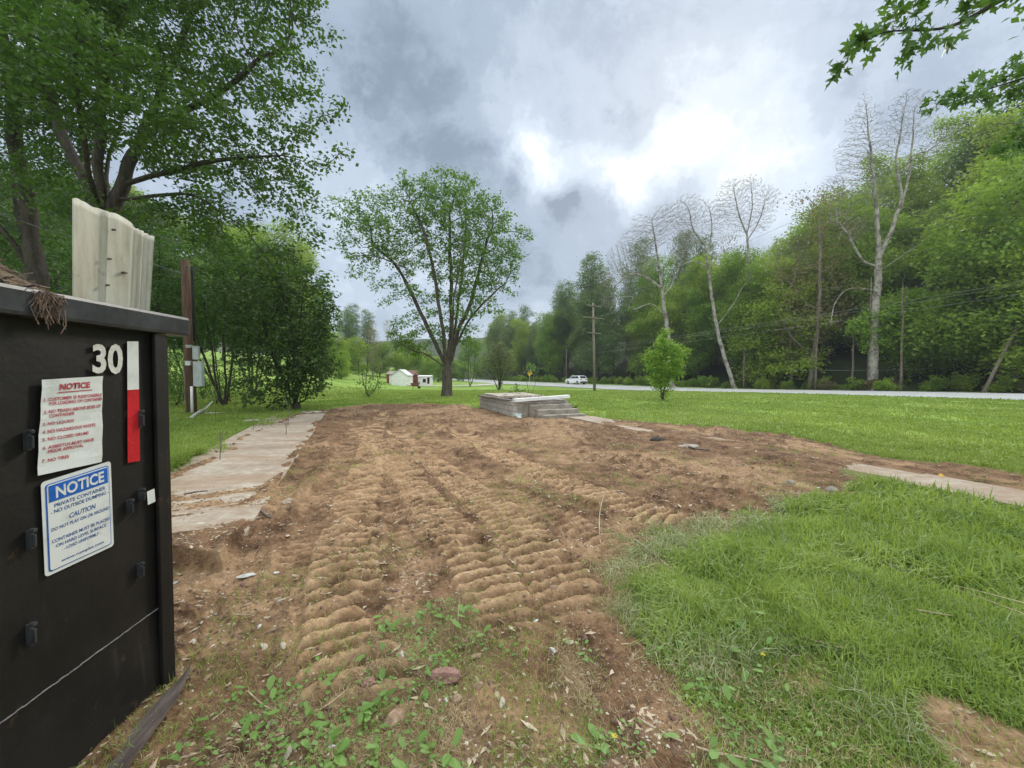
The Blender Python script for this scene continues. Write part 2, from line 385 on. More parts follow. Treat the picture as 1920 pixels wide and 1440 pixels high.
SCRAP = worn('white_scrap', (.34, .34, .31), (.58, .58, .54), 6, .7, .2, .003)
STICK = worn('dry_stick', (.25, .19, .12), (.50, .42, .30), 8, .85, .4, .003)
YEL = worn('yellow_flower', (.75, .55, .03), (.85, .70, .05), 8, .7)

# ground material
m, t = mat('ground'); GROUND = m
pos = t.node('ShaderNodeNewGeometry').outputs['Position']
soil, dry, wd = t.attr('soil'), t.attr('dry'), t.attr('weed')
n1 = t.noise(pos, 3.5, 6, .65); n2 = t.noise(pos, 28, 5, .65); n3 = t.noise(pos, .35, 4, .6); n4 = t.noise(pos, 110, 3, .6)
brown = t.mix(t.ss(n1, .33, .66), (.075, .042, .024), (.21, .125, .070))
brown = t.mix(t.math('MULTIPLY', t.ss(n2, .5, .75), .45), brown, (.31, .20, .115))
tan = t.mix(t.ss(n1, .35, .65), (.30, .192, .104), (.45, .305, .178))
s = t.mix(t.math('MULTIPLY', dry, t.ss(n2, .25, .6, .55, 1.)), brown, tan)  # dry carries painted tread relief as well as the dry patches
grit = t.node('ShaderNodeTexVoronoi', {'Vector': pos, 'Scale': 34.0, 'Randomness': 1.0}, feature='F1')
gsep = t.node('ShaderNodeSeparateColor', {0: grit.outputs['Color']})
gm = t.math('MULTIPLY', t.math('LESS_THAN', grit.outputs['Distance'], .22), t.math('GREATER_THAN', gsep.outputs[0], .80))
s = t.mix(t.math('MULTIPLY', gm, .8), s, t.mix(gsep.outputs[1], (.20, .17, .13), (.52, .45, .35)))
dead = t.mix(t.ss(n2, .35, .65), (.085, .10, .035), (.19, .16, .075))
lawn = t.mix(t.ss(n3, .35, .65), (.155, .25, .045), (.24, .34, .07))
lawn = t.mix(t.math('MULTIPLY', t.ss(n1, .4, .7), .4), lawn, (.075, .175, .02))
lawn = t.mix(t.math('MULTIPLY', t.ss(t.noise(pos, .09, 3, .6), .48, .62), .5), lawn, (.25, .32, .085))
far = t.ss(t.attr('rad'), 6., 16.)
gcol = t.mix(far, dead, lawn)
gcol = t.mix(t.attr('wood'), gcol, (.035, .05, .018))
s = t.mix(t.math('MULTIPLY', wd, .45), s, (.17, .135, .07))
fc = t.mix(soil, gcol, s)
hh = t.math('ADD', t.math('MULTIPLY', n2, .7), t.math('MULTIPLY', n4, .35))
hh = t.math('ADD', hh, t.math('MULTIPLY', gm, .5))
surf(t, fc, .95, hh, .9, .02, spec=.12)

# ------------------------------------------------------------------ ground mesh (polar grid, finer near the viewer)
def build_ground():
    ang = np.concatenate([np.linspace(-180, -62, 60)[:-1], np.linspace(-62, 62, 1000), np.linspace(62, 180, 60)[1:-1]])*math.pi/180
    inv = np.linspace(1/.9, 1/40., 940); r = np.concatenate([[.25, .5, .7], 1/inv, np.geomspace(42, 1400, 70)])
    A, Rr = np.meshgrid(ang, r); x = (np.sin(A)*Rr).ravel(); y = (np.cos(A)*Rr).ravel()
    h, dirt, soil, wd, dry, sm, wm, gd, tr = near(x, y); bg_ = big(x, y)
    d, s_, sg = sdline(x, y, ROAD); z = h+bg_
    rm = 1-sst(d, RW+.3, RW+2.2); z = z*(1-rm)+rm*(-.5*sst(y, 22, 55)*sst(x, -30, -5)-.06)
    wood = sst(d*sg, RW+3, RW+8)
    dd, _, _ = sdline(x, y, DRIVE); z = z-.03*(1-sst(dd, 1.8, 2.6))
    n, k = len(r), len(ang); i = np.arange(n-1)[:, None]*k; j = np.arange(k)[None]; j2 = (j+1) % k
    Fc = np.stack([i+j, i+j2, i+k+j2, i+k+j], -1).reshape(-1, 4)[:, ::-1]
    V = np.stack([x, y, z], 1); V = np.vstack([V, [[0, 0, float(H(0, 0)[0])]]]); c = len(V)-1
    jj = np.arange(k); cap = np.stack([np.full(k, c), (jj+1) % k, jj], 1)
    flat = np.concatenate([Fc.ravel(), cap.ravel()]); sizes = np.concatenate([np.full(len(Fc), 4), np.full(k, 3)])
    ap = lambda q: np.append(q, 0.)
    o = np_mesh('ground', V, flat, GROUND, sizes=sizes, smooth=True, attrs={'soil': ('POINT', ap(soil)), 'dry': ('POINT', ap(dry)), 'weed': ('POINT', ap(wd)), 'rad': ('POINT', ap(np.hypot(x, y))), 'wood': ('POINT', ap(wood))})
    tag(o, kind='structure')
build_ground()

# road, driveway, path
m, t = mat('asphalt'); ASPH = m
pos = t.node('ShaderNodeNewGeometry').outputs['Position']; e = t.attr('edge')
c = t.mix(t.ss(t.noise(pos, .6, 5, .6), .3, .7), (.42, .42, .41), (.52, .52, .51))
c = t.mix(t.math('MULTIPLY', t.ss(t.math('ABSOLUTE', e), .80, .88), .8), c, (.30, .285, .26))
surf(t, c, .65, t.noise(pos, 60, 3), .3, .004, spec=.4)
PAINT = worn('road_paint', (.60, .60, .57), (.78, .78, .75), 3, .6)
PAINTY = worn('road_paint_yellow', (.50, .36, .05), (.62, .46, .07), 3, .6)
m, t = mat('gravel_drive'); GRAV = m
pos = t.node('ShaderNodeNewGeometry').outputs['Position']
surf(t, t.mix(t.ss(t.noise(pos, 2, 5), .3, .7), (.34, .32, .28), (.52, .5, .45)), .95)
def rz(x, y): return float((-.5*sst(np.array(y), 22, 55)*sst(np.array(x), -30, -5)))
def ribbon(name, pts, offs, z, m_, parent=None, zf=rz):
    V = []; E = []
    for i, (x, y) in enumerate(pts):
        a = np.array(pts[max(i-1, 0)]); b = np.array(pts[min(i+1, len(pts)-1)]); d = (b-a)/np.linalg.norm(b-a); nn = np.array((d[1], -d[0]))
        for o_ in offs: q = np.array((x, y))+nn*o_; V.append((q[0], q[1], zf(x, y)+z)); E.append(o_/RW)
    k = len(offs); Fs = [(i*k+j, i*k+j+1, (i+1)*k+j+1, (i+1)*k+j) for i in range(len(pts)-1) for j in range(k-1)]
    return np_mesh(name, V, Fs, m_, parent, {'edge': ('POINT', E)})
tag(ribbon('road', ROAD, [-RW, -RW*.8, 0, RW*.8, RW], .0, ASPH), kind='structure')
for nm, off, mm in (('edge_line', -RW*.72, PAINT), ('edge_line', RW*.72, PAINT), ('centre_line', .12, PAINTY), ('centre_line', -.12, PAINTY)):
    tag(ribbon('road_marking', ROAD, [off-.06, off+.06], .006, mm), kind='structure')
tag(ribbon('driveway', DRIVE, [-1.7, 1.7], .03, GRAV), kind='structure')

# slab (left) and walk (right) in broken panels
def panel_poly(poly, z0, z1, mb, jit=.0): mb.prism(poly, z0, z1)
mb = MB()
L0 = np.array(g(606, 783)); L1 = np.array(g(500, 948)); ul = (L1-L0)/np.linalg.norm(L1-L0); vl = np.array((ul[1], -ul[0]))
if vl[0] > 0: vl = -vl
# panels laid from the far right corner towards the viewer and the left
s0 = -1.3; k = 0; rngp = random.Random(4)
for ln in (2.2, 2.2, 2.2, 2.2, 2.0, 1.6):
    for a0, a1 in ((0, 1.78),):
        p = [L0+ul*(s0+u_)+vl*v_ for u_, v_ in ((.006, a0), (.006, a1), (ln-.006, a1), (ln-.006, a0))]
        n = []
        for i in range(4):
            A_, B_ = p[i], p[(i+1) % 4]
            for q in range(7):
                tt = q/7; pt = A_*(1-tt)+B_*tt; 
                if q: pt = pt+(np.array((rngp.random(), rngp.random()))-.5)*(.05 if i == 2 else .025)
                n.append(tuple(pt))
        z = .05+rngp.uniform(-.012, .010); mb.prism(n, z-.12, z); k += 1
    s0 += ln
o = mb.build('concrete_slab', SLABM, bevel=.006); tag(o, 'broken pale concrete patio slab left of the bare soil, streaked with dirt', 'slab')
mb = MB(); A = np.array(walk_line[0]); dd = np.array(walk_line[1])-A; dl_ = np.linalg.norm(dd); dd /= dl_; nn = np.array((dd[1], -dd[0])); s0 = 0
while s0 < 13.5:
    ln = 1.25
    n = []
    p = [A+dd*(s0+u_)+nn*v_ for u_, v_ in ((.01, -.5), (.01, .5), (ln-.01, .5), (ln-.01, -.5))]
    for i in range(4):
        for q in range(5):
            tt = q/5; pt = p[i]*(1-tt)+p[(i+1) % 4]*tt
            if q: pt = pt+(np.array((rngp.random(), rngp.random()))-.5)*.05
            n.append(tuple(pt))
    z = .045+rngp.uniform(-.02, .015); mb.prism(n, z-.1, z); s0 += ln
tag(mb.build('path', SLABM, bevel=.006), kind='structure')

# ------------------------------------------------------------------ trees
def colonize(starts, parents, attr_pts, step, infl, kill, iters=120, jit=.15, grav=0.0, rg=None):
    rg = rg or rng
    N = [np.array(p, float) for p in starts]; par = list(parents)
    A = np.array(attr_pts, float); nd = np.full(len(A), 1e9); ni = np.zeros(len(A), int); alive = np.ones(len(A), bool)
    new0 = 0; kidsl = {}; cnt_s = {}
    for i_, p_ in enumerate(par):
        if p_ >= 0: kidsl.setdefault(p_, []).append(i_)
    for it in range(iters):
        NN = np.array(N[new0:])
        ia = np.where(alive)[0]
        if len(ia) == 0 or (len(NN) == 0 and it > 90): break
        if len(NN) == 0: NN = np.array(N[:1])
        for c0 in range(0, len(NN), 400):
            blk = NN[c0:c0+400]; d = np.sqrt(((A[ia][:, None]-blk[None])**2).sum(2)); j = d.argmin(1); dm = d[np.arange(len(ia)), j]
            b = dm < nd[ia]; nd[ia[b]] = dm[b]; ni[ia[b]] = new0+c0+j[b]
        alive &= nd > kill
        ia = np.where(alive & (nd < infl))[0]
        if len(ia) == 0: break
        Na = np.array(N); v = A[ia]-Na[ni[ia]]; v /= np.linalg.norm(v, axis=1)[:, None]
        acc = np.zeros((len(N), 3)); np.add.at(acc, ni[ia], v); idx = np.unique(ni[ia]); new0 = len(N)
        for q in idx:
            a = acc[q]; l = np.linalg.norm(a)
            if l < 1e-3: a = rg.normal(size=3); l = np.linalg.norm(a)
            a = a/l+rg.normal(size=3)*jit; a[2] += grav; a /= np.linalg.norm(a)
            p = N[q]+a*step
            if any(np.abs(p-N[c_]).sum() < .45*step for c_ in kidsl.get(int(q), ())): cnt_s[int(q)] = cnt_s.get(int(q), 0)+1; alive[ia[ni[ia] == q][:2]] = False; continue
            N.append(p); par.append(int(q)); kidsl.setdefault(int(q), []).append(len(N)-1)
        if len(N) > 14000: break
    return np.array(N), np.array(par)
def limbs_nodes(limbs, step, wig=0.0):
    """limbs: list of polylines of 3D points; the first is the trunk, later ones start at the nearest existing node"""
    N = []; par = []
    for li, pl_ in enumerate(limbs):
        pts = [np.array(p, float) for p in spline(pl_, 6)] if len(pl_) > 2 else [np.array(p, float) for p in pl_]
        if li == 0: N.append(pts[0]); par.append(-1); cur = 0
        else:
            cur = int(np.argmin([np.linalg.norm(q-pts[0]) for q in N]))
        Lt = sum(np.linalg.norm(b-a) for a, b in zip(pts[:-1], pts[1:])); run = 0; ph_ = rng.uniform(0, 6.28, 6); off_prev = None
        if wig:
            q2 = [pts[0]]
            for a, b in zip(pts[:-1], pts[1:]):
                kk = max(1, int(np.linalg.norm(b-a)/step)); q2 += [a+(b-a)*i/kk for i in range(1, kk+1)]
            for i in range(1, len(q2)):
                t_ = i/len(q2)*Lt; e_ = min(1, i/4)*wig*Lt**.5; q2[i] = q2[i]+e_*np.array((math.sin(t_*1.9+ph_[0])+.6*math.sin(t_*4.3+ph_[1]), math.sin(t_*1.7+ph_[2])+.6*math.sin(t_*3.9+ph_[3]), .5*math.sin(t_*2.2+ph_[4])))
            pts = q2
        for a, b in zip(pts[:-1], pts[1:]):
            k = max(1, int(round(np.linalg.norm(b-a)/step)))
            for i in range(1, k+1): N.append(a+(b-a)*i/k); par.append(cur); cur = len(N)-1
    return N, par
def radii(N, par, base, tip, ex=2.4):
    n = len(N); r = np.zeros(n); kids = np.zeros(n, int)
    for i in range(n-1, 0, -1):
        if kids[i] == 0: r[i] = tip**ex
        r[par[i]] += r[i]; kids[par[i]] += 1
    if kids[0] == 0: r[0] = tip**ex
    r = r**(1/ex); f = math.log(base/tip)/max(1e-6, math.log(max(r[0]/tip, 1.01)))
    return tip*(r/tip)**f, kids
def branch_mesh(name, N, par, r, matl, parent, rmin=0, flare=1.35, sides=(10, 6, 4, 3), wig=0.0):
    n = len(N); D = np.zeros((n, 3)); D[1:] = N[1:]-N[par[1:]]; D[0] = (0, 0, 1); ln = np.linalg.norm(D, axis=1); D /= np.maximum(ln, 1e-9)[:, None]
    mainc = np.full(n, -1)
    for i in range(1, n):
        p = par[i]
        if mainc[p] < 0 or r[i] > r[mainc[p]]: mainc[p] = i
    ref = np.array((.36, -.9, .25)); ref /= np.linalg.norm(ref)
    Us = np.cross(D, ref); Us /= np.maximum(np.linalg.norm(Us, axis=1), 1e-6)[:, None]; Ws = np.cross(D, Us)
    sm = D.copy()
    R0 = r.copy(); z0 = N[0][2]
    if flare: R0 = r*(1+(flare-1)*np.exp(-(N[:, 2]-z0)/.35))
    V = []; Fs = []; off = 0
    keep = np.arange(1, n)[r[1:] >= rmin]
    th = r[0]*np.array((.30, .10, .035))
    for gi, k in enumerate(sides):
        lo = th[gi] if gi < 3 else -1; hi = 1e9 if gi == 0 else th[gi-1]
        sel = keep[(r[keep] > lo) & (r[keep] <= hi)]
        if not len(sel): continue
        a = np.arange(k)*2*math.pi/k; ca, sa = np.cos(a), np.sin(a)
        pi = par[sel]; same = mainc[pi] == sel
        rb = np.where(same, np.minimum(R0[pi], R0[sel]*1.6), R0[sel]*1.12)
        Ub = np.where(same[:, None], Us[pi], Us[sel]); Wb = np.where(same[:, None], Ws[pi], Ws[sel])
        ringb = N[pi][:, None]+(Ub[:, None]*ca[None, :, None]+Wb[:, None]*sa[None, :, None])*rb[:, None, None]
        ringt = N[sel][:, None]+(Us[sel][:, None]*ca[None, :, None]+Ws[sel][:, None]*sa[None, :, None])*R0[sel][:, None, None]
        V.append(np.concatenate([ringb, ringt], 1).reshape(-1, 3))
        b = (np.arange(len(sel))*2*k+off)[:, None]; j = np.arange(k)[None]
        Fs.append(np.stack([b+j, b+(j+1) % k, b+k+(j+1) % k, b+k+j], -1).reshape(-1, 4)); off += len(sel)*2*k
    return np_mesh(name, np.concatenate(V), np.concatenate(Fs), matl, parent, smooth=True)
def leaves_at(pts, n_per, spread, size, rg=None, droop=.35, aspect=.62, asp_var=.2):
    rg = rg or rng
    pts = np.asarray(pts); c = np.repeat(pts, n_per, 0); n = len(c)
    c = c+rg.normal(size=(n, 3))*spread*np.array((1, 1, .7))
    d = rg.normal(size=(n, 3)); d[:, 2] = d[:, 2]*.5-droop; d /= np.linalg.norm(d, axis=1)[:, None]
    nn = rg.normal(size=(n, 3))*.75; nn[:, 2] += .9; s = np.cross(d, nn); s /= np.maximum(np.linalg.norm(s, axis=1), 1e-6)[:, None]
    l = size*rg.uniform(.6, 1.3, n)[:, None]; wdt = l*aspect*rg.uniform(1-asp_var, 1+asp_var, n)[:, None]*.5
    up = np.cross(s, d)*l*.08
    V = np.stack([c, c+d*l*.45+s*wdt+up, c+d*l, c+d*l*.45-s*wdt+up], 1).reshape(-1, 3)
    Fs = np.arange(n*4).reshape(-1, 4); return V, Fs, rg.random(n)
def blob_pts(blobs, dens, rg=None, shell=.35):
    rg = rg or rng; out = []
    for (c, rad) in blobs:
        rad = np.array(rad if hasattr(rad, '__len__') else (rad,)*3, float); vol = 4.19*rad.prod(); n = max(6, int(vol*dens))
        u = rg.normal(size=(n, 3)); u /= np.linalg.norm(u, axis=1)[:, None]; q = rg.random(n)**(1/3.)
        q = np.where(rg.random(n) < shell, rg.uniform(.85, 1.0, n), q); out.append(np.array(c)+u*q[:, None]*rad)
    return np.concatenate(out)
DN, KL, NL = 5.5, .75, 2.4
def tree(name, label, cat, base, limbs, blobs, dens, r0, leafm, barkm, step=.3, infl=3., kill=.5, tip=.008, nleaf=6, spread=.22, lsize=.12, rleaf=.02, group=None, rmin=0, jit=.18, grav=0.02, seed=1, ex=2.4, leafless=False, droop=.35, wig=.010):
    """limbs and blobs in world coordinates; the thing's empty stands at the trunk's foot"""
    rg = np.random.default_rng(seed); base = np.array(base, float); dens *= DN; kill *= KL; nleaf = int(nleaf*NL)
    N, par = limbs_nodes([[np.array(p)-base for p in l] for l in limbs], step, wig)
    A = blob_pts([(np.array(c)-base, r_) for c, r_ in blobs], dens, rg, 0 if leafless else .35)
    N, par = colonize(N, par, A, step, infl, kill, jit=jit, grav=grav, rg=rg)
    r, kids = radii(N, par, r0, tip, ex)
    if leafless: r = np.maximum(tip*.8, r*(1-.62*np.clip((N[:, 2]-N[0, 2])/(N[:, 2].max()-N[0, 2]), 0, 1)))

    e = thing(name, label, cat, tuple(base), 0, group)
    branch_mesh('trunk', N, par, r, barkm, e, rmin=rmin)
    if not leafless:
        tips = N[(r < rleaf)]
        V, Fs, rn = leaves_at(tips, nleaf, spread, lsize, rg, droop)
        np_mesh('crown', V, Fs, leafm, e, {'rnd': ('FACE', rn)})
    return e
def L(*p): return [P(*q) for q in p]
def B(z, *bl):
    s = F/z; out = []
    for b in bl:
        px, py, rp = b[:3]; dz = b[3] if len(b) > 3 else 0; ry = b[4] if len(b) > 4 else rp
        out.append((P(px, py, z+dz), (rp/s, max(rp, ry)/s*.9, ry/s)))
    return out
def gp(px, z): x = (px-960)/F*z; return np.array((x, z, Hs(x, z)-.05))

# big maple on the left
b = gp(192, 11)
limbs = [[b]+L((194, 560, 11), (198, 450, 11)), L((195, 440, 11), (165, 350, 11), (120, 260, 11.2), (80, 150, 11.5), (40, 30, 11.5), (0, -110, 11.5)),
         L((196, 430, 11), (188, 330, 10.8), (185, 230, 10.6), (200, 120, 10.4), (225, 0, 10.2), (240, -160, 10)),
         L((197, 430, 11), (225, 360, 11.1), (255, 275, 11.3), (290, 200, 11.6), (330, 100, 12), (390, -40, 12)),
         L((250, 285, 11.3), (300, 235, 11), (350, 205, 10.8), (420, 165, 10.6), (490, 110, 10.6)),
         L((225, 375, 11), (300, 366, 10.8), (360, 366, 10.6), (410, 395, 10.4)),
         L((235, 345, 11.1), (320, 320, 10.7), (420, 300, 10.4), (530, 290, 10.2)),
         L((196, 400, 11), (200, 330, 12.5), (230, 200, 14), (260, 60, 15)),
         L((192, 400, 11), (170, 330, 9.6), (150, 230, 8.8), (140, 100, 8.4))]
bl = B(11, (60, 60, 110), (200, -20, 130, -1), (200, 100, 110, 2), (110, 230, 90, 1), (300, 60, 105, 0), (420, 40, 90, 0), (480, -60, 100, 0), (510, 120, 70, -.3), (400, 190, 75, -.4), (560, 170, 50, -.5), (520, 235, 62, -.6), (590, 285, 42, -.7), (450, 290, 65, -.5), (330, 290, 70, -.3), (530, 350, 50, -.6),
       (430, 380, 60, -.5, 45), (330, 400, 60, -.4, 40), (560, 420, 32, -.6), (600, 470, 16, -.6), (470, 440, 40, -.5, 25), (620, 230, 18, -.6), (150, 380, 55, -1.2, 40), (60, 330, 60, 0), (250, 180, 80, -2.2), (120, 120, 90, -2.6), (560, 60, 45, 0), (350, -150, 120, 0), (100, -150, 150, 0), (0, 160, 80), (645, 285, 14, -.7), (480, 500, 40, 0, 25), (420, 470, 50, .5, 25), (560, 505, 30, .3, 15), (380, 450, 45, 0, 35), (610, 400, 16, -.3), (640, 175, 22, -.4), (600, 120, 40, 0), (560, 0, 50, 0), (530, -90, 60, 0), (600, 340, 30, -.5), (620, 520, 12, .2), (260, 420, 60, 1.5, 40), (480, 330, 60, 0), (360, 280, 70, .8))
tree('maple_tree', 'large dark leafy maple behind the dumpster, its crown filling the upper left', 'tree', b, limbs, bl, 3.0, .30, L_MAPLE, BARKD, step=.22, infl=1.8, kill=.42, tip=.006, nleaf=9, spread=.14, lsize=.125, rleaf=.0135, seed=3, grav=0)
# second maple at the left edge
b = gp(82, 12)
limbs = [[b]+L((76, 600, 12), (66, 500, 12)), L((66, 500, 12), (52, 400, 12), (35, 290, 12), (22, 180, 12), (5, 40, 12)), L((60, 470, 12), (30, 380, 12.3), (34, 280, 13)), L((66, 520, 12), (10, 440, 11.6), (-40, 380, 11.4), (-100, 300, 11.2)), L((50, 390, 12), (80, 330, 12), (120, 300, 12.4))]
bl = B(12, (20, 200, 80), (-60, 100, 120), (-60, 300, 100), (0, 420, 60), (90, 430, 45, 1), (-60, 480, 70), (100, 320, 50, 1.5), (10, 40, 90), (40, 520, 40, 1.5), (130, 480, 40, 2.2))
tree('maple_tree', 'maple with a bare dark trunk at the left edge, behind the rubble in the dumpster', 'tree', b, limbs, bl, 2.2, .27, L_MAPLE, BARKD, step=.25, infl=1.9, kill=.45, tip=.006, nleaf=7, spread=.22, lsize=.12, rleaf=.014, seed=4, grav=0)
# central tree
b = gp(838, 27)
limbs = [[b]+L((838, 720, 27), (838, 692, 27)), L((838, 692, 27), (815, 640, 27), (790, 590, 27), (762, 530, 27), (735, 490, 27), (700, 460, 27)), L((762, 530, 27), (740, 495, 26.5), (700, 480, 26), (660, 480, 26)), L((838, 695, 27), (830, 620, 26.6), (818, 540, 26.5), (800, 450, 26.2), (775, 390, 26)),
         L((840, 690, 27), (846, 600, 27), (845, 500, 27), (842, 400, 27)), L((842, 690, 27), (860, 620, 27.3), (885, 560, 27.5), (905, 480, 27.5), (925, 420, 27.5)), L((848, 660, 27), (880, 600, 26.6), (925, 550, 26.4), (950, 530, 26.4)), L((840, 690, 27), (855, 600, 28.3), (870, 480, 29), (875, 380, 29)), L((836, 690, 27), (800, 665, 26.5), (770, 655, 26.2), (745, 640, 26)), L((846, 690, 27), (852, 560, 25.5), (870, 450, 25))]
bl = B(27, (830, 362, 44), (872, 362, 36), (768, 352, 30), (740, 370, 30), (690, 400, 42), (645, 395, 22), (720, 430, 45), (655, 440, 30), (800, 410, 55), (870, 410, 55), (920, 400, 35), (935, 450, 45), (965, 470, 25), (895, 490, 55), (830, 490, 45), (760, 480, 35), (940, 510, 35), (970, 520, 15), (880, 560, 45), (925, 575, 22), (960, 555, 12), (820, 570, 30), (780, 560, 28), (730, 555, 22), (700, 540, 12),
       (665, 515, 11), (640, 465, 10), (825, 620, 35), (760, 630, 35), (790, 650, 25), (870, 630, 30), (895, 650, 18), (715, 470, 30), (800, 340, 14), (905, 375, 20), (625, 375, 9), (980, 430, 10))
tree('maple_tree', 'tall forked maple standing alone on the lawn in the middle', 'tree', b, limbs, bl, 1.3, .35, L_MID, BARK, step=.42, infl=3.0, kill=.62, tip=.012, nleaf=12, spread=.20, lsize=.185, rleaf=.024, seed=5, grav=.0)

# dark thicket trees between the utility pole and the lawn, left
def bushy(name, label, px, z, blobs, leafm, n=5, r0=.12, dens=2.2, lsize=.13, nleaf=8, seed=1, group=None, barkm=BARKD, kill=.42, cat='tree', step=.25, top=None, rleaf=.012, spread=.18):
    b = gp(px, z); rg = random.Random(seed); bls = B(z, *blobs); limbs = []
    root = b+np.array((0, 0, .05)); limbs.append([b, root+np.array((0, 0, .25))])
    for i in range(n):
        c = bls[i % len(bls)][0]; a = root+np.array((rg.uniform(-.2, .2), rg.uniform(-.2, .2), .1)); mid = (a*.55+c*.45)+np.array((rg.uniform(-.3, .3), rg.uniform(-.2, .2), .1)); limbs.append([a, mid, c])
    return tree(name, label, cat, b, limbs, bls, dens, r0, leafm, barkm, step=step, infl=2.2, kill=kill, tip=.006, nleaf=nleaf, spread=spread, lsize=lsize, rleaf=rleaf, seed=seed, group=group)
bushy('thicket_tree', 'dense dark leafy tree reaching the ground beside the bare soil, left', 555, 17, [(520, 500, 50), (570, 545, 50), (490, 590, 60), (610, 570, 26), (600, 600, 32), (540, 640, 65), (590, 680, 42), (480, 660, 50), (540, 710, 55, 0, 40), (505, 740, 30, 0, 22), (440, 560, 45), (580, 735, 26, 0, 20), (615, 640, 18), (460, 735, 30, 0, 20), (530, 748, 34, 0, 16), (560, 690, 60)], L_DARK, 7, .14, 3.2, .16, 9, 11)
bushy('thicket_tree', 'overhanging green tree right behind the grey meter box', 420, 19, [(420, 500, 50), (380, 540, 45), (450, 520, 50), (400, 590, 50), (350, 560, 45), (340, 620, 45), (430, 620, 35, 0, 25), (320, 500, 50), (500, 490, 35)], L_MAPLE, 6, .13, 2.0, .15, 9, 12)
bushy('thicket_tree', 'leafy tree behind the white corrugated sheet', 250, 17, [(240, 520, 60), (180, 480, 60), (310, 540, 55), (150, 560, 55), (290, 600, 50), (300, 460, 45)], L_MAPLE, 6, .13, 1.8, .14, 8, 13)
bushy('thicket_tree', 'leafy tree behind the rubble heap at the left edge', 60, 19, [(60, 560, 70), (0, 500, 70), (110, 500, 60), (-80, 560, 90), (60, 440, 60), (140, 600, 40)], L_DARK, 6, .15, 1.5, .16, 8, 14)
bushy('thicket_tree', 'broad green tree filling the gap between the pole and the dense dark tree', 470, 24, [(470, 520, 50), (430, 560, 45), (510, 560, 45), (470, 600, 50), (400, 600, 45), (540, 600, 40), (440, 640, 40, 0, 22), (520, 640, 40, 0, 25), (380, 640, 35, 0, 20), (470, 470, 30)], L_MAPLE, 7, .13, 1.0, .18, 9, 15)
bushy('thicket_tree', 'pale green tree beyond the dense dark tree, next to the open lawn', 600, 32, [(600, 560, 26), (615, 590, 24), (585, 600, 26), (610, 625, 24), (595, 650, 28), (622, 660, 16), (600, 680, 22, 0, 14)], L_MID, 6, .12, 1.5, .2, 8, 16)
bushy('thicket_tree', 'dark tree low behind the pole and the shrubs, left', 350, 26, [(350, 560, 50), (300, 590, 50), (400, 590, 40), (330, 630, 45), (380, 640, 35, 0, 25), (290, 640, 40, 0, 30)], L_DARK, 6, .13, 1.0, .18, 9, 17)
SHR = 'green undergrowth shrubs behind the utility pole'
for i, (px, z, hh_, wp) in enumerate([(310, 20, 85, 30), (345, 22, 70, 25), (405, 20, 60, 18), (430, 21, 70, 20), (462, 20, 65, 18), (290, 22, 110, 30), (330, 18, 55, 22), (380, 23, 60, 22)]):
    yb = 700+F*1.45/z-6
    bushy('shrub', ['light leafy shrub just left of the utility pole', 'thin shrub directly behind the utility pole', 'open twiggy shrub right of the meter box', 'slender twiggy shrub with the bright lawn behind it', 'dark twiggy shrub beside the dense thicket', 'tall light green shrub beside the dumpster edge', 'low leafy shrub left of the pole foot', 'faint shrub behind the meter box'][i], px, z, [(px, yb-hh_*.4, wp), (px+6, yb-hh_*.75, wp*.9), (px-8, yb-hh_*.95, wp*.7)], L_MID if i % 2 == 0 else L_MAPLE, 5, .035, 2.5, .12, 5, 20+i, SHR, kill=.3, cat='shrub', step=.18, rleaf=.009)

# small trees on the lawn
bushy('maple_sapling', 'small conical light green maple alone on the lawn near the road', 1245, 22, [(1248, 632, 14), (1242, 655, 22), (1262, 660, 18), (1228, 680, 18), (1250, 685, 28), (1272, 678, 14), (1285, 662, 7), (1240, 710, 22), (1262, 705, 16), (1246, 733, 14, 0, 10), (1215, 682, 8), (1250, 621, 5), (1292, 655, 5), (1212, 662, 5)], L_BRIGHT, 6, .07, 9, .13, 9, 31, None, BARK, .22, step=.14, rleaf=.0095, spread=.12)
bushy('young_tree', 'slender thin-leaved sapling on the lawn left of the shed', 691, 25.7, [(691, 665, 15), (680, 690, 16), (703, 690, 14), (690, 712, 18, 0, 10), (712, 715, 8), (674, 715, 8), (690, 650, 8)], L_MID, 5, .05, 3.5, .15, 4, 32, None, BARK, .3, step=.18, rleaf=.01)
bushy('ornamental_tree', 'round olive-brown tree on the lawn beside the road, right of the tall maple', 935, 46, [(935, 660, 18), (922, 672, 17), (948, 672, 17), (935, 685, 22), (916, 690, 12), (955, 690, 11), (934, 648, 12), (926, 700, 12, 0, 6), (946, 700, 12, 0, 6)], L_OLIVE, 7, .30, 3.2, .2, 6, 33, None, BARKD, .42, step=.3, rleaf=.016, spread=.25)
bushy('young_tree', 'thin young tree on the lawn just right of the tall maple', 882, 60, [(878, 660, 18), (890, 650, 18), (868, 672, 14), (898, 672, 12), (880, 640, 12), (884, 685, 14)], L_MID, 5, .14, 1.6, .28, 6, 34, None, BARK, .6, step=.4, rleaf=.02, spread=.3)
bushy('maple_tree', 'bright lime green maple in front of the big pale sycamore by the road', 1690, 43.5, [(1660, 600, 38), (1700, 580, 38), (1740, 590, 36), (1620, 610, 24), (1765, 620, 28), (1690, 640, 45), (1740, 650, 40), (1640, 640, 25), (1700, 560, 22), (1735, 560, 20), (1760, 675, 26), (1600, 618, 12), (1725, 685, 30, 0, 18)], L_BRIGHT, 7, .2, .9, .34, 8, 35, None, BARK, .7, step=.4, rleaf=.03, spread=.34)

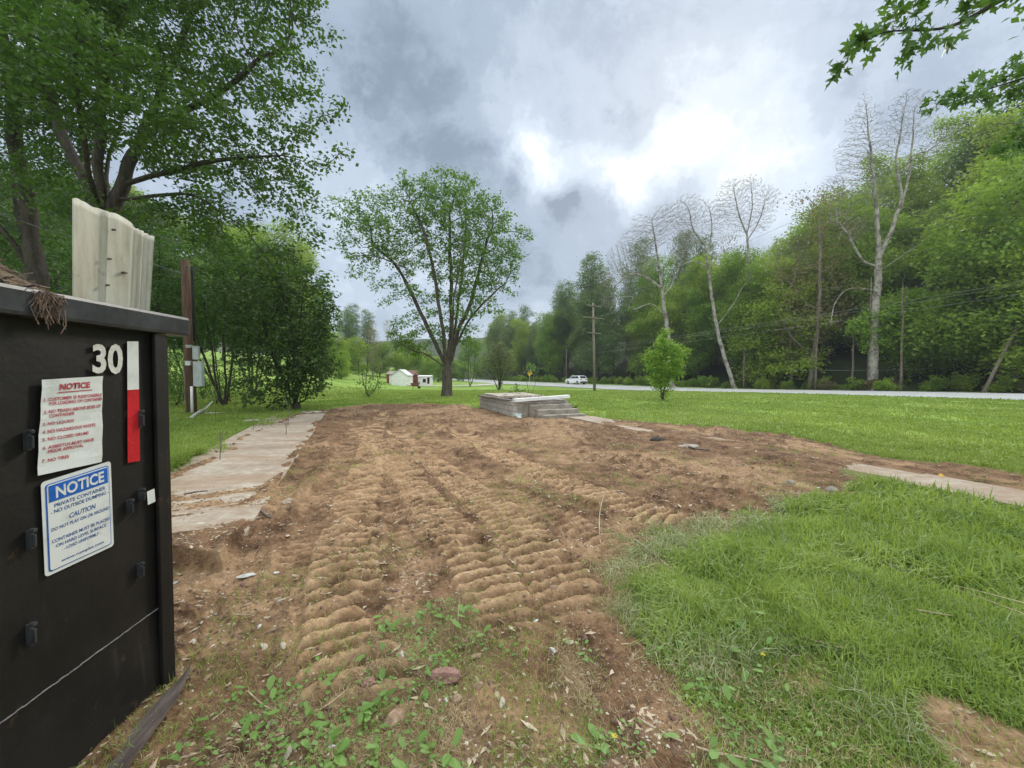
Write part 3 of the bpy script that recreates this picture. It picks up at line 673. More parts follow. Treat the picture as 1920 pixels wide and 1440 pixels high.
# bare sycamores beyond the road
def bare(label, px, z, limbs, blobs, r0, seed, matl=SYC, dens=.5, kill=.62, group='pale bare sycamores along the wood edge', tip=.016, step=.24):
    b = gp(px, z); lm = [[b]+limbs[0]]+limbs[1:]
    return tree('sycamore_tree', label, 'tree', b, lm, B(z, *blobs), dens*14, r0, L_BROWN, matl, step=step, infl=4.2, kill=kill*.62, tip=tip, seed=seed, leafless=True, jit=.13, grav=.30, group=group, ex=2.1, wig=.006)
q = lambda z, *pp: [P(a, c, z+(dd_ if False else 0)) for a, c in pp]
z = 43
bare('tallest bare sycamore, forked pale limbs rising above the wood behind the lime green maple', 1636, z,
     [q(z, (1638, 680), (1640, 600), (1645, 540), (1648, 480)), q(z, (1648, 480), (1645, 420), (1638, 340), (1630, 260), (1622, 190)), q(z, (1650, 480), (1668, 440), (1690, 370), (1680, 310), (1690, 240), (1700, 180)), q(z, (1690, 330), (1720, 290), (1745, 280), (1790, 240)), q(z, (1685, 400), (1700, 350), (1708, 300), (1715, 200)),
      q(z, (1646, 500), (1620, 490), (1600, 460), (1590, 440), (1570, 415)), q(z, (1655, 505), (1690, 480), (1720, 460), (1735, 430), (1790, 400)), q(z-1, (1642, 545), (1610, 540), (1585, 545), (1565, 570), (1558, 605)), q(z-1, (1648, 475), (1680, 480), (1700, 505), (1692, 535), (1720, 545))],
     [(1620, 230, 32), (1600, 290, 35), (1640, 290, 30), (1590, 340, 28), (1700, 200, 30), (1680, 250, 35), (1720, 240, 30), (1750, 270, 30), (1780, 250, 18), (1625, 350, 35), (1690, 310, 25), (1620, 190, 15), (1575, 400, 25), (1735, 180, 15), (1560, 600, 14), (1780, 400, 14), (1600, 430, 25)], .44, 41, dens=.5)
z = 55
bare('bare pale sycamore with long drooping limbs, left end of the sycamores', 1262, z,
     [q(z, (1255, 690), (1251, 620), (1243, 560), (1236, 500)), q(z, (1236, 500), (1228, 450), (1222, 410)), q(z, (1240, 540), (1210, 520), (1180, 515), (1150, 540)), q(z, (1246, 590), (1220, 570), (1190, 580), (1168, 572), (1140, 590)), q(z, (1240, 560), (1262, 530), (1280, 480), (1300, 440)), q(z, (1190, 556), (1160, 560), (1135, 595)), q(z, (1248, 612), (1235, 606), (1225, 600))],
     [(1220, 435, 34), (1190, 460, 34), (1165, 485, 30), (1145, 520, 26), (1255, 430, 32), (1205, 490, 30), (1245, 400, 20), (1285, 455, 28), (1170, 520, 26), (1140, 560, 20), (1200, 420, 20)], .36, 42)
z = 52
bare('leaning bare sycamore with a dark broken foot, second from the left', 1378, z,
     [q(z, (1368, 700), (1350, 640), (1338, 580), (1330, 520), (1322, 460)), q(z, (1322, 460), (1300, 430), (1290, 390), (1275, 375)), q(z, (1325, 480), (1335, 430), (1330, 390)), q(z, (1345, 610), (1375, 570), (1395, 535), (1420, 510)), q(z, (1328, 500), (1300, 490), (1270, 500))],
     [(1290, 395, 32), (1315, 400, 28), (1265, 405, 24), (1340, 410, 28), (1300, 440, 32), (1350, 440, 22), (1410, 520, 14), (1270, 470, 26)], .28, 43)
z = 50
bare('bare sycamore with a dense brush of upright twigs, third from the left', 1412, z+4,
     [q(z+4, (1411, 700), (1408, 600), (1406, 540), (1402, 470), (1400, 420)), q(z+4, (1400, 440), (1385, 400), (1375, 350)), q(z+4, (1400, 440), (1410, 390), (1408, 340)), q(z+4, (1402, 450), (1425, 410), (1435, 370)), q(z+4, (1404, 540), (1385, 560), (1370, 600), (1355, 620))],
     [(1375, 365, 32), (1405, 355, 28), (1435, 375, 28), (1390, 405, 32), (1352, 390, 22), (1425, 410, 28)], .26, 44)
z = 48
bare('small bare tree of pinkish twigs left of the tallest sycamore', 1550, z+6,
     [q(z+6, (1548, 640), (1545, 540), (1548, 470), (1555, 420)), q(z+6, (1548, 460), (1530, 430), (1520, 380)), q(z+6, (1550, 440), (1575, 400), (1580, 350))],
     [(1560, 350, 22), (1540, 390, 25), (1580, 380, 22), (1525, 430, 22), (1570, 430, 25), (1500, 460, 14)], .25, 45, TWIG)
bare('bare twiggy tree leaning between the leafy trees, just left of the lime green maple', 1480, 50,
     [q(50, (1484, 700), (1480, 620), (1470, 560), (1462, 500)), q(50, (1470, 560), (1490, 520), (1500, 470)), q(50, (1480, 600), (1460, 570), (1440, 560))],
     [(1470, 470, 25), (1500, 450, 22), (1450, 500, 22), (1500, 500, 22)], .2, 46, TWIG)

# forest: prototypes, then copies
def proto(seed, h, wd_, leafm, kind, dens=.42, low=.18, lsize=.26, nleaf=17, barkm=BARK, rt=.2, rleaf=.03):
    rg = np.random.default_rng(seed); b = np.zeros(3)
    limbs = [[(0, 0, -.3), (rg.normal()*.2, rg.normal()*.2, h*.35), (rg.normal()*.4, rg.normal()*.4, h*.62), (rg.normal()*.5, rg.normal()*.5, h*.9)]]
    blobs = []
    nb = 13
    for i in range(nb):
        f = (i+.5)/nb; zc = h*(low+(1-low)*f*.95); prof = math.sin(math.pi*min(1, .28+f*.54))**.7
        a = rg.uniform(0, 6.28); rr = wd_*prof*rg.uniform(.25, .62); blobs.append((np.array((math.cos(a)*rr, math.sin(a)*rr, zc)), (wd_*prof*rg.uniform(.45, .7),)*2+(h*.085*rg.uniform(.8, 1.4),)))
    blobs.append((np.array((0, 0, h*.93)), (wd_*.3, wd_*.3, h*.08)))
    for i in range(6):
        zc = h*rg.uniform(low, .75); a = rg.uniform(0, 6.28); limbs.append([(0, 0, zc*.75), (math.cos(a)*wd_*.4, math.sin(a)*wd_*.4, zc), (math.cos(a)*wd_*.75, math.sin(a)*wd_*.75, zc+h*.07)])
    return tree('forest_tree', kind, 'tree', b, limbs, blobs, dens, rt, leafm, barkm, step=.55, infl=4, kill=.85, tip=.012, nleaf=nleaf, spread=.42, lsize=lsize, rleaf=rleaf, rmin=.02, seed=seed, jit=.2)
L_FORB = leafmat('leaf_forest_bright', (.10, .21, .03), (.28, .42, .07), .5, .25, .35)
kinds = {'mid': 'leafy green tree in the dense wood across the road', 'bright': 'light green leafy tree at the edge of the wood across the road', 'pale': 'tall pale green tree in the far wood beyond the road', 'bud': 'brownish half-leafed tree standing in the wood across the road',
         'dark': 'dark green leafy tree in the wood across the road'}
PR = {'mid': [proto(101, 17, 4.2, L_FOR, kinds['mid']), proto(102, 19, 3.8, L_FOR, kinds['mid']), proto(103, 15, 4.6, L_FOR, kinds['mid'])],
      'bright': [proto(104, 13, 4.2, L_FORB, kinds['bright'], low=.1), proto(105, 11, 3.8, L_FORB, kinds['bright'], low=.08)],
      'pale': [proto(106, 20, 3.4, L_FAR, kinds['pale'], nleaf=14), proto(107, 22, 3.8, L_FAR, kinds['pale'], nleaf=14)],
      'bud': [proto(108, 18, 3.6, L_BROWN, kinds['bud'], nleaf=6, lsize=.18, barkm=TWIG)],
      'dark': [proto(109, 18, 5, L_DARK, kinds['dark'], nleaf=18, lsize=.28)]}
used = set()
def put(kind, x, y, s, label=None, group=None, z=None, sz=1.0, rgp=random.Random(5)):
    pr = rgp.choice(PR[kind]); z = Hs(x, y)-.1 if z is None else z; rzz = rgp.uniform(0, 6.28)
    grp = group or {'mid': 'green trees of the wood', 'bright': 'light green trees of the wood edge', 'pale': 'tall pale trees of the far wood', 'bud': 'brownish trees of the wood', 'dark': 'dark trees of the wood'}[kind]
    if id(pr) not in used:
        used.add(id(pr)); pr.location = (x, y, z); pr.rotation_euler = (0, 0, rzz); pr.scale = (s, s, s*sz); pr['group'] = grp
        if label: pr['label'] = label
        return pr
    o = dup(pr, (x, y, z), rzz, (s, s, s*sz), label, grp); o['label'] = label or kinds[kind]; return o
RD = np.array(ROAD); seg = np.diff(RD, axis=0); SL = np.concatenate([[0], np.cumsum(np.hypot(*seg.T))])
def roadpt(s, off):
    i = int(np.clip(np.searchsorted(SL, s)-1, 0, len(seg)-1)); d = seg[i]/np.linalg.norm(seg[i]); p = RD[i]+d*(s-SL[i]); return p[0]+d[1]*off, p[1]-d[0]*off
rf = random.Random(21)
allt = []
for off, sp in ((14, 4.6), (19, 5.0), (25, 5.5), (32, 6.5), (41, 8), (52, 10)):
    s = SL[0]+20
    while s < SL[-1]:
        x, y = roadpt(s+rf.uniform(-1.5, 1.5), off+rf.uniform(-2, 2)); s += sp*rf.uniform(.8, 1.25)*(1 if s < 290 else 1.35)
        px = 960+F*x/y if y > 5 else 9999
        if y < 5 or px < 925 or px > 2150: continue
        far_ = y > 78
        if far_ and off > 38: continue
        if 1560 < px < 1830 and y < 50: continue
        if math.hypot(x-(1690-960)/F*43.5, y-43.5) < 6: continue
        r_ = rf.random()
        if px > 1760: k = 'dark' if r_ < .15 else ('mid' if r_ < .6 else 'bright')
        elif far_: k = 'pale' if r_ < .75 else 'mid'
        else: k = 'mid' if r_ < .50 else ('bud' if r_ < .72 else 'bright')
        if off == 15 and not far_ and rf.random() < .25: k = 'bright'
        allt.append(put(k, x, y, rf.uniform(.72, 1.3)*(1+.25*min(1, max(0, (px-1350)/300)))*(.9 if y > 90 else 1)))
# slim bare trunks at the wood edge
def slim(seed, h):
    mb = MB(); rg = random.Random(seed); p = [(0, 0, -.2)]
    for i in range(1, 7): p.append((p[-1][0]+rg.uniform(-.08, .08), p[-1][1]+rg.uniform(-.08, .08), h*i/6))
    mb.tube(p, [.14, .12, .11, .10, .08, .06, .03], 7)
    for i in range(7):
        zc = h*rg.uniform(.4, .95); a = rg.uniform(0, 6.28); l = rg.uniform(.8, 2); mb.tube([(0, 0, zc), (math.cos(a)*l*.5, math.sin(a)*l*.5, zc+l*.35), (math.cos(a)*l, math.sin(a)*l, zc+l*.9)], [.04, .025, .01], 4)
    e = thing('slim_tree', 'thin grey bare trunk standing at the shadowed edge of the wood', 'tree', (0, 0, 0), 0, 'thin trunks at the wood edge'); mb.build('trunk', TWIG, e, smooth=True); return e
SLM = [slim(1, 11), slim(2, 9), slim(3, 12)]; fst = set()
for i in range(48):
    s = rf.uniform(60, 250); x, y = roadpt(s, rf.uniform(9.5, 14)); px = 960+F*x/y if y > 5 else 9999
    if y < 5 or px < 980 or px > 2000: continue
    p0 = SLM[i % 3]; z = Hs(x, y)
    if i % 3 not in fst: fst.add(i % 3); p0.location = (x, y, z)
    else: dup(p0, (x, y, z), rf.uniform(0, 6), rf.uniform(.8, 1.1))
# undergrowth shrubs at the verge
def shrub(seed, h, leafm, label, group):
    rg = np.random.default_rng(seed); e = thing('shrub', label, 'shrub', (0, 0, 0), 0, group); pts = []; mb = MB()
    for i in range(16):
        a = rg.uniform(0, 6.28); rr = rg.uniform(0, 1.1)*h*.6; c = np.array((math.cos(a)*rr, math.sin(a)*rr, h*rg.uniform(.25, .85)*(1-.35*rr/h))); n = 26; u = rg.normal(size=(n, 3)); u /= np.linalg.norm(u, axis=1)[:, None]; pts.append(c+u*rg.random((n, 1))**.5*h*.24)
        mb.tube([(c[0]*.2, c[1]*.2, -.05), (c[0]*.6, c[1]*.6, c[2]*.6), tuple(c)], [.02, .015, .008], 4)
    V, Fs, rn = leaves_at(np.concatenate(pts), 5, .10, .2, rg, .1); np_mesh('crown', V, Fs, leafm, e, {'rnd': ('FACE', rn)}); mb.build('stem', TWIG, e); return e
SH = [shrub(1, 1.8, L_FORB, 'low light green shrub on the far verge of the road', 'light shrubs along the road verge'), shrub(2, 1.5, L_FOR, 'low dark green shrub on the far verge of the road', 'dark shrubs along the road verge'), shrub(3, 1.4, L_BROWN, 'low brownish shrub on the far verge of the road', 'brownish shrubs along the road verge'), shrub(4, 2.1, L_FORB, 'tall light green bush on the far verge of the road', 'tall light bushes along the road verge')]
fst = set()
for i in range(170):
    s = 45+i*1.55+rf.uniform(-1, 1); x, y = roadpt(s, RW+rf.uniform(1.9, 6.5)); px = 960+F*x/y if y > 5 else 9999
    if y < 5 or px < 840 or px > 2050: continue
    k = rf.choice((0, 0, 1, 1, 2, 3)); p0 = SH[k]; z = Hs(x, y)-.05
    if k not in fst: fst.add(k); p0.location = (x, y, z)
    else: dup(p0, (x, y, z), rf.uniform(0, 6), rf.uniform(.55, 1.05))
# background wood behind the lawn on the left
BGK = 'trees behind the lawn and sheds'
for i, (px, z, k, s, sz) in enumerate([(560, 62, 'mid', .8, 1), (600, 75, 'mid', .75, 1), (625, 66, 'bright', .8, .9), (650, 90, 'pale', .78, 1), (672, 80, 'bright', .95, .8), (690, 95, 'pale', .75, 1), (712, 80, 'mid', .65, .8), (728, 100, 'bud', .85, 1), (745, 82, 'bright', .8, .75), (765, 92, 'mid', .75, .8), (785, 84, 'bright', .9, .8), (805, 98, 'mid', .62, .85), (822, 84, 'bright', .75, .75), (846, 96, 'mid', .6, .7), (868, 100, 'bright', .75, .7), (893, 118, 'mid', .6, .6),
                                   (640, 55, 'bright', .42, 1), (610, 50, 'mid', .4, .9), (700, 64, 'bud', .6, 1), (520, 55, 'mid', .9, 1), (470, 60, 'mid', .9, 1), (420, 66, 'dark', 1, 1), (360, 62, 'mid', 1, 1), (300, 60, 'dark', 1, 1), (230, 58, 'mid', 1, 1), (150, 55, 'dark', 1, 1), (60, 55, 'mid', 1, 1), (-40, 52, 'dark', 1, 1), (660, 110, 'pale', .9, 1), (905, 140, 'pale', .5, .7), (920, 150, 'mid', .5, .7)]):
    x = (px-960)/F*z
    put(k, x, z, s*(.92 if px > 560 else 1.35), {'mid': 'mid green tree in the row behind the lawn and the white shed', 'bright': 'fresh light green tree in the row behind the lawn and the white shed', 'pale': 'pale thin-leaved tree rising behind the lawn, left of the tall maple', 'bud': 'sparse brownish tree behind the lawn near the white shed', 'dark': 'dark tree on the slope behind the left thicket'}[k], BGK+{'mid': ', mid green', 'bright': ', light green', 'pale': ', pale', 'bud': ', brownish', 'dark': ', dark'}[k], sz=sz)
# far hills
a = np.linspace(-60, 70, 160)*math.pi/180; V = []; 
for rr_, hh_ in ((420, 0), (470, 1), (560, .85), (700, .2)):
    for t_ in a: x, y = math.sin(t_)*rr_, math.cos(t_)*rr_; V.append((x, y, -6+hh_*(26+16*float(fbm(np.array(t_*2.2), np.array(.3), 1.5, 3, 70))+3*float(fbm(np.array(t_*60), np.array(rr_*.02), 1.0, 3, 71)))))
k = len(a); Fs = [(i*k+j, i*k+j+1, (i+1)*k+j+1, (i+1)*k+j) for i in range(3) for j in range(k-1)]
m, t = mat('wooded_hill'); pos = t.node('ShaderNodeNewGeometry').outputs['Position']; n = t.noise(pos, .12, 6, .7)
surf(t, t.mix(t.ss(n, .3, .7), (.045, .075, .035), (.13, .16, .07)), .95, n, 1, 3.0)
tag(np_mesh('hills', V, Fs, m, smooth=True), kind='structure')

# ------------------------------------------------------------------ dumpster
VB = Vector((.083, -1, 0)).normalized(); CX, CY = -1.80, 1.96
DR = math.atan2(VB.y, VB.x)
NRM = Vector((-VB.y, VB.x, 0)).normalized()       # local +Y, outward (towards the viewer)
def W(px, py, off=0.0):                            # pixel -> local (s, z) on the signed wall
    d = P(px, py, 1.0)-np.array((0, 0, EYE)); d = Vector(d)
    o = Vector((CX, CY, 0))+NRM*off; k = (o-Vector((0, 0, EYE))).dot(NRM)/d.dot(NRM); p = Vector((0, 0, EYE))+d*k-o
    return p.dot(VB), p.z
m, t = mat('dumpster_paint'); DPAINT = m
co = t.node('ShaderNodeTexCoord').outputs['Object']; n = t.noise(co, 3, 6, .65); n2 = t.noise(co, 40, 4, .6); n3 = t.noise(co, 1.2, 4, .6)
c = t.mix(t.ss(n, .35, .7), (.004, .0035, .003), (.012, .010, .009)); c = t.mix(t.math('MULTIPLY', t.ss(t.noise(co, 9, 6, .7), .60, .72), .6), c, (.085, .05, .034))
c = t.mix(t.math('MULTIPLY', t.ss(t.noise(t.node('ShaderNodeMapping', {'Vector': co, 'Scale': (1, 1, .15)}).outputs[0], 12, 4, .6), .58, .8), .35), c, (.07, .062, .058))
surf(t, c, .58, t.math('ADD', t.math('MULTIPLY', n3, 3.), n2), .25, .006, spec=.4)
RAILM = worn('rail_paint', (.020, .022, .026), (.055, .058, .065), 5, .38, .2, .003, spec=.5)
SCR = worn('scratch', (.12, .11, .11), (.26, .25, .24), 40, .6)
m, t = mat('sticker_white'); STW = m
co = t.node('ShaderNodeTexCoord').outputs['Object']
surf(t, t.mix(t.ss(t.noise(co, 9, 6, .65), .45, .75), (.66, .68, .66), (.50, .52, .50)), .45, t.noise(co, 14, 3), .25, .004, spec=.4)
STR = worn('sticker_red', (.42, .015, .02), (.55, .02, .03), 9, .35); STB = worn('sticker_blue', (.012, .10, .42), (.02, .13, .5), 9, .4)
INKR = worn('ink_red', (.42, .05, .07), (.5, .08, .1), 30, .6); INKB = worn('ink_blue', (.03, .08, .26), (.05, .11, .33), 30, .6)
NUMW = worn('number_paint', (.52, .51, .46), (.66, .65, .60), 14, .6)
dm = thing('dumpster', 'black roll-off dumpster with notice stickers and number 30, filling the left edge', 'dumpster', (CX, CY, 0), DR)
LEN, WID = 6.6, 2.35
mb = MB(); CR = .412; TOP = 1.80
# signed wall: upper and lower plate with a slight crease
nx, nz = 34, 24; V = []; Fs = []
for i in range(nx+1):
    for j in range(nz+1):
        s_ = LEN*(i/nx)**1.7; z_ = .03+(TOP-.03)*j/nz
        if abs(z_-CR) < .05: z_ = CR
        dent = (float(fbm(np.array(s_), np.array(z_), 2.2, 3, 80))-.5)*.010*min(1, s_*4)
        low = -.05*max(0, (CR-z_)/CR)*-1
        V.append((s_, dent*(0 if z_ > TOP-.02 else 1)+low*.3, z_))
n = len(V); V += [(a_, b_-.045, c_) for a_, b_, c_ in V]
for i in range(nx):
    for j in range(nz):
        a_ = i*(nz+1)+j; Fs += [(a_, a_+nz+1, a_+nz+2, a_+1), (n+a_, n+a_+1, n+a_+nz+2, n+a_+nz+1)]
for j in range(nz): Fs += [(j, j+1, n+j+1, n+j)]; q0 = nx*(nz+1)+j; Fs += [(q0, n+q0, n+q0+1, q0+1)]
for i in range(nx): a_ = i*(nz+1); Fs += [(a_, n+a_, n+a_+nz+1, a_+nz+1)]; a_ += nz; Fs += [(a_, a_+nz+1, n+a_+nz+1, n+a_)]
MB().add(V, Fs).build('side_wall', DPAINT, dm, smooth=False)
MB().box(.0, LEN, -WID, -WID+.05, .03, TOP).build('side_wall', DPAINT, dm, bevel=.004)
MB().box(-.001, .05, -WID+.052, -.05, .03, TOP-.01).build('end_wall', DPAINT, dm, bevel=.004)
MB().box(LEN-.05, LEN+.001, -WID+.052, -.05, .03, TOP-.01).build('end_wall', DPAINT, dm, bevel=.004)
MB().box(.052, LEN-.052, -WID+.052, -.052, .12, .16).build('floor', DPAINT, dm)
mb = MB(); mb.box(-.012, .05, .012, .03, .0, TOP-.005); mb.box(-.03, -.002, -.09, .028, .0, TOP-.005); mb.build('corner_post', DPAINT, dm, bevel=.004)
rail = MB(); rail.box(-.17, LEN, -.075, .045, TOP, TOP+.105); rail.build('top_rail', RAILM, dm, bevel=.016)
MB().box(-.17, LEN, -WID-.03, -WID+.07, TOP, TOP+.105).build('top_rail', RAILM, dm, bevel=.016)
MB().box(-.10, 0.0, -WID+.08, -.08, TOP, TOP+.1).build('top_rail', RAILM, dm, bevel=.012)
# crease scratch
mb = MB(); pr = random.Random(3); last = None
xs = [i*.02 for i in range(0, 60)]
for i in range(len(xs)-1):
    if pr.random() < .985:
        w_ = pr.uniform(.0008, .0022); z_ = CR+pr.uniform(-.0015, .0015); mb.box(xs[i], xs[i+1]+.002, .004, .0085, z_-w_, z_+w_)
mb.build('crease_weld', SCR, dm)
# latch pegs
for (px, py, hp) in ((268, 928, 26), (246, 950, 30), (62, 1010, 40), (266, 1068, 30), (62, 1188, 46), (266, 785, 34), (57, 825, 40)):
    s_, z_ = W(px, py, .02); _, z2 = W(px, py+hp, .02); hh_ = z_-z2
    p_ = MB(); p_.box(s_-.006, s_+.006, .0, .018, z_-hh_*.5, z_+hh_*.4); p_.box(s_-.004, s_+.004, .018, .03, z_-hh_*.4, z_+hh_*.2); p_.tube([(s_, .012, z_+hh_*.4), (s_, .03, z_+hh_*.4)], .008, 10); p_.build('latch_peg', RAILM, dm, bevel=.003)
# stickers: a quad given by photo corners, TL TR BR BL
def quad(c, off): return [(lambda q: (q[0], off, q[1]))(W(px, py, off)) for px, py in c]
def quadpt(Q, u, v, dy=0):                         # u right, v down in the picture
    tl, tr, br, bl_ = [Vector(q_) for q_ in Q]; p = (tl*(1-u)+tr*u)*(1-v)+(bl_*(1-u)+br*u)*v; return (p.x, p.y+dy, p.z)
def patch(name, Q, matl, u0=0, u1=1, v0=0, v1=1, dy=0, rad=0, parent=None, th=.0012, wav=0, n=12):
    V = []; Fs = []
    if rad:
        pts = []
        asp = (Vector(Q[0])-Vector(Q[1])).length/(Vector(Q[0])-Vector(Q[3])).length
        for cu, cv, a0 in ((u1-rad, v0+rad*asp, -90), (u1-rad, v1-rad*asp, 0), (u0+rad, v1-rad*asp, 90), (u0+rad, v0+rad*asp, 180)):
            for i in range(6): a_ = R(a0+i*18); pts.append((cu+math.cos(a_)*rad, cv+math.sin(a_)*rad*asp))
        k = len(pts); V = [quadpt(Q, u, v, dy+th) for u, v in pts]+[quadpt(Q, u, v, dy) for u, v in pts]; Fs = [tuple(range(k))]+[(i, k+i, k+(i+1) % k, (i+1) % k) for i in range(k)]
    else:
        for i in range(n+1):
            for j in range(n+1):
                u = u0+(u1-u0)*i/n; v = v0+(v1-v0)*j/n
                wv_ = wav*(math.sin(u*9+v*7)*.5+math.sin(v*19+u*3)*.5+1)*.5
                V.append(quadpt(Q, u, v, dy+th+wv_))
        Fs = [(i*(n+1)+j, (i+1)*(n+1)+j, (i+1)*(n+1)+j+1, i*(n+1)+j+1) for i in range(n) for j in range(n)]
    return MB().add(V, Fs).build(name, matl, parent or dm)
def text(body, Q, u0, u1, v0, v1, matl, parent, dy=.003, bold=.0, wav=0, name='lettering', shear=0):
    cu = bpy.data.curves.new(name, 'FONT'); cu.body = body; cu.size = 1; cu.offset = bold; cu.resolution_u = 3; cu.extrude = 0; cu.shear = shear
    ob = bpy.data.objects.new(name, cu); C.objects.link(ob); bpy.context.view_layer.update()
    me = bpy.data.meshes.new_from_object(ob.evaluated_get(bpy.context.evaluated_depsgraph_get())); bpy.data.objects.remove(ob)
    co_ = np.zeros(len(me.vertices)*3, np.float32); me.vertices.foreach_get('co', co_); co_ = co_.reshape(-1, 3); mn = co_.min(0); mxx = co_.max(0)
    for i, v in enumerate(me.vertices):
        u = u0+(u1-u0)*(co_[i][0]-mn[0])/(mxx[0]-mn[0]); vv = v1-(v1-v0)*(co_[i][1]-mn[1])/(mxx[1]-mn[1])
        wv_ = wav*(math.sin(u*9+vv*7)*.5+math.sin(vv*19+u*3)*.5+1)*.5
        v.co = quadpt(Q, u, vv, dy+wv_)
    me.name = name; me.materials.clear(); me.materials.append(matl); o = bpy.data.objects.new(name, me); return link(o, parent)
OFF = .0075
Q1 = quad([(76, 712), (191, 705), (189, 866), (68, 892)], OFF)
s1 = patch('notice_sticker', Q1, STW, wav=.006); s1['label'] = 'white paper notice with red lettering, curling at its left edge'
text('NOTICE', Q1, .26, .76, .055, .125, INKR, s1, bold=.045, wav=.006); 
patch('underline', Q1, INKR, .24, .80, .145, .155, dy=.002, parent=s1, wav=.006)
for body, u0, u1, v in (('1. CUSTOMER IS RESPONSIBLE', .04, .98, .215), ('FOR LOADING OF CONTAINER', .12, .99, .262), ('2. NO TRASH ABOVE SIDES OF', .04, .97, .345), ('CONTAINER', .12, .50, .392), ('3. NO LIQUIDS', .04, .50, .475), ('4. NO HAZARDOUS WASTE', .05, .87, .555), ('5. NO CLOSED DRUMS', .05, .75, .635), ('6. ASBESTOS MUST HAVE', .05, .85, .722), ('PRIOR APPROVAL', .12, .68, .768), ('7. NO TIRES', .05, .45, .86)):
    text(body, Q1, u0, u1, v-.018, v+.018, INKR, s1, bold=.025, wav=.006)
Q2 = quad([(76, 905), (207, 864), (213, 1023), (84, 1083)], OFF)
s2 = patch('notice_sticker', Q2, STW, rad=.05); s2['label'] = 'white notice sticker with a blue header and blue lettering'
patch('sticker_border', Q2, STB, .045, .955, .04, .965, dy=.0015, rad=.04, parent=s2); patch('sticker_field', Q2, STW, .06, .94, .05, .955, dy=.003, rad=.035, parent=s2)
patch('sticker_header', Q2, STB, .075, .925, .06, .235, dy=.0048, parent=s2, n=2, th=.0006)
text('NOTICE', Q2, .16, .86, .085, .21, STW, s2, dy=.0062, bold=.03)
for body, u0, u1, v, hh_ in (('PRIVATE CONTAINER', .14, .88, .285, .02), ('- NO OUTSIDE DUMPING -', .09, .93, .345, .02), ('CAUTION', .33, .72, .45, .027), ('DO NOT PLAY ON OR AROUND', .09, .93, .53, .018), ('CONTAINER MUST BE PLACED', .09, .93, .655, .018), ('ON HARD LEVEL SURFACE', .14, .87, .715, .018), ('- LOAD UNIFORMLY -', .24, .78, .775, .018), ('www.rumpke.com', .2, .82, .90, .02)):
    text(body, Q2, u0, u1, v-hh_, v+hh_, INKB, s2, dy=.005, bold=.015, shear=.25 if body == 'CAUTION' else 0)
QN = quad([(173, 645), (230, 645), (230, 702), (173, 700)], OFF)
o = text('30', QN, 0, 1, 0, 1, NUMW, dm, dy=.001, bold=.03, name='number')
QT = quad([(238, 640), (259, 640), (262, 864), (239, 868)], OFF)
patch('reflective_tape', QT, STW, 0, 1, 0, .40, n=6)['label'] = 'white upper half of the reflective strip, torn at one side'
patch('reflective_tape', QT, STR, 0, 1, .40, 1, n=6)['label'] = 'red lower half of the reflective strip'
QL = quad([(275, 922), (289, 916), (291, 940), (277, 947)], .029); patch('corner_label', QL, STW, n=3)
# rubble heap in the dumpster
heapm, t = mat('heap'); pos = t.node('ShaderNodeNewGeometry').outputs['Position']; n2 = t.noise(pos, 22, 6, .7)
surf(t, t.mix(t.ss(n2, .35, .65), (.07, .045, .03), (.26, .185, .12)), .95, n2, 1, .04)
M0 = Matrix.Translation((CX, CY, 0)) @ Matrix.Rotation(DR, 4, 'Z')
def toW(p): return tuple(M0 @ Vector(p))
def heapz(s_, d_):
    a_ = np.array(float(s_)); b_ = np.array(float(d_)); return float(1.80+.10*sst(a_, .12, .5)+.16*sst(b_, .02, .34)*sst(a_, .12, .6)+.10*fbm(a_, b_, 2.5, 4, 90)-.03+.03*fbm(a_, b_, 18, 3, 91))
V = []; Fs = []; ni, nj = 120, 44
for i in range(ni+1):
    for j in range(nj+1):
        s_ = .06+(LEN-.12)*(i/ni)**1.6; d_ = .09+(WID-.18)*(j/nj)
        V.append(toW((s_, -d_, heapz(s_, d_)+.06*math.sin(math.pi*j/nj))))
k = nj+1; Fs = [(i*k+j, i*k+j+1, (i+1)*k+j+1, (i+1)*k+j) for i in range(ni) for j in range(nj)]
o = np_mesh('rubble_heap', V, Fs, heapm, smooth=True); tag(o, 'brown heap of soil and splintered debris piled in the dumpster', 'debris heap', kind='stuff')
def debris(name, n, region, matl, lr, tr, seed, par=None):
    rg = random.Random(seed); mb = MB()
    for i in range(n):
        p = region(rg); l = rg.uniform(*lr); th_ = rg.uniform(*tr); M = Matrix.Translation(p) @ Matrix.Rotation(rg.uniform(0, 6.3), 4, 'Z') @ Matrix.Rotation(rg.gauss(0, .18), 4, 'Y') @ Matrix.Rotation(rg.uniform(0, 3), 4, 'X'); mb.box(-l/2, l/2, -th_*.8, th_*.8, -th_*.3, th_*.3, M)
    return mb.build(name, matl, par)
def heapreg(rg):
    s_ = rg.uniform(.1, 1.5); d_ = rg.uniform(.03, .5); return toW((s_, -d_, heapz(s_, d_)+.06*math.sin(math.pi*max(0, d_-.09)/2.17)+rg.uniform(-.004, .012)))
tag(debris('rubble_splinters', 140, heapreg, WOODD, (.02, .09), (.0015, .005), 5), 'dark splinters of wood scattered over the heap in the dumpster', 'splinters', kind='stuff')
tag(debris('rubble_straw', 900, heapreg, worn('heap_straw', (.09, .055, .035), (.33, .24, .16), 30, .9), (.015, .08), (.0008, .0025), 6), 'tan straw and roots scattered over the heap in the dumpster', 'straw', kind='stuff')
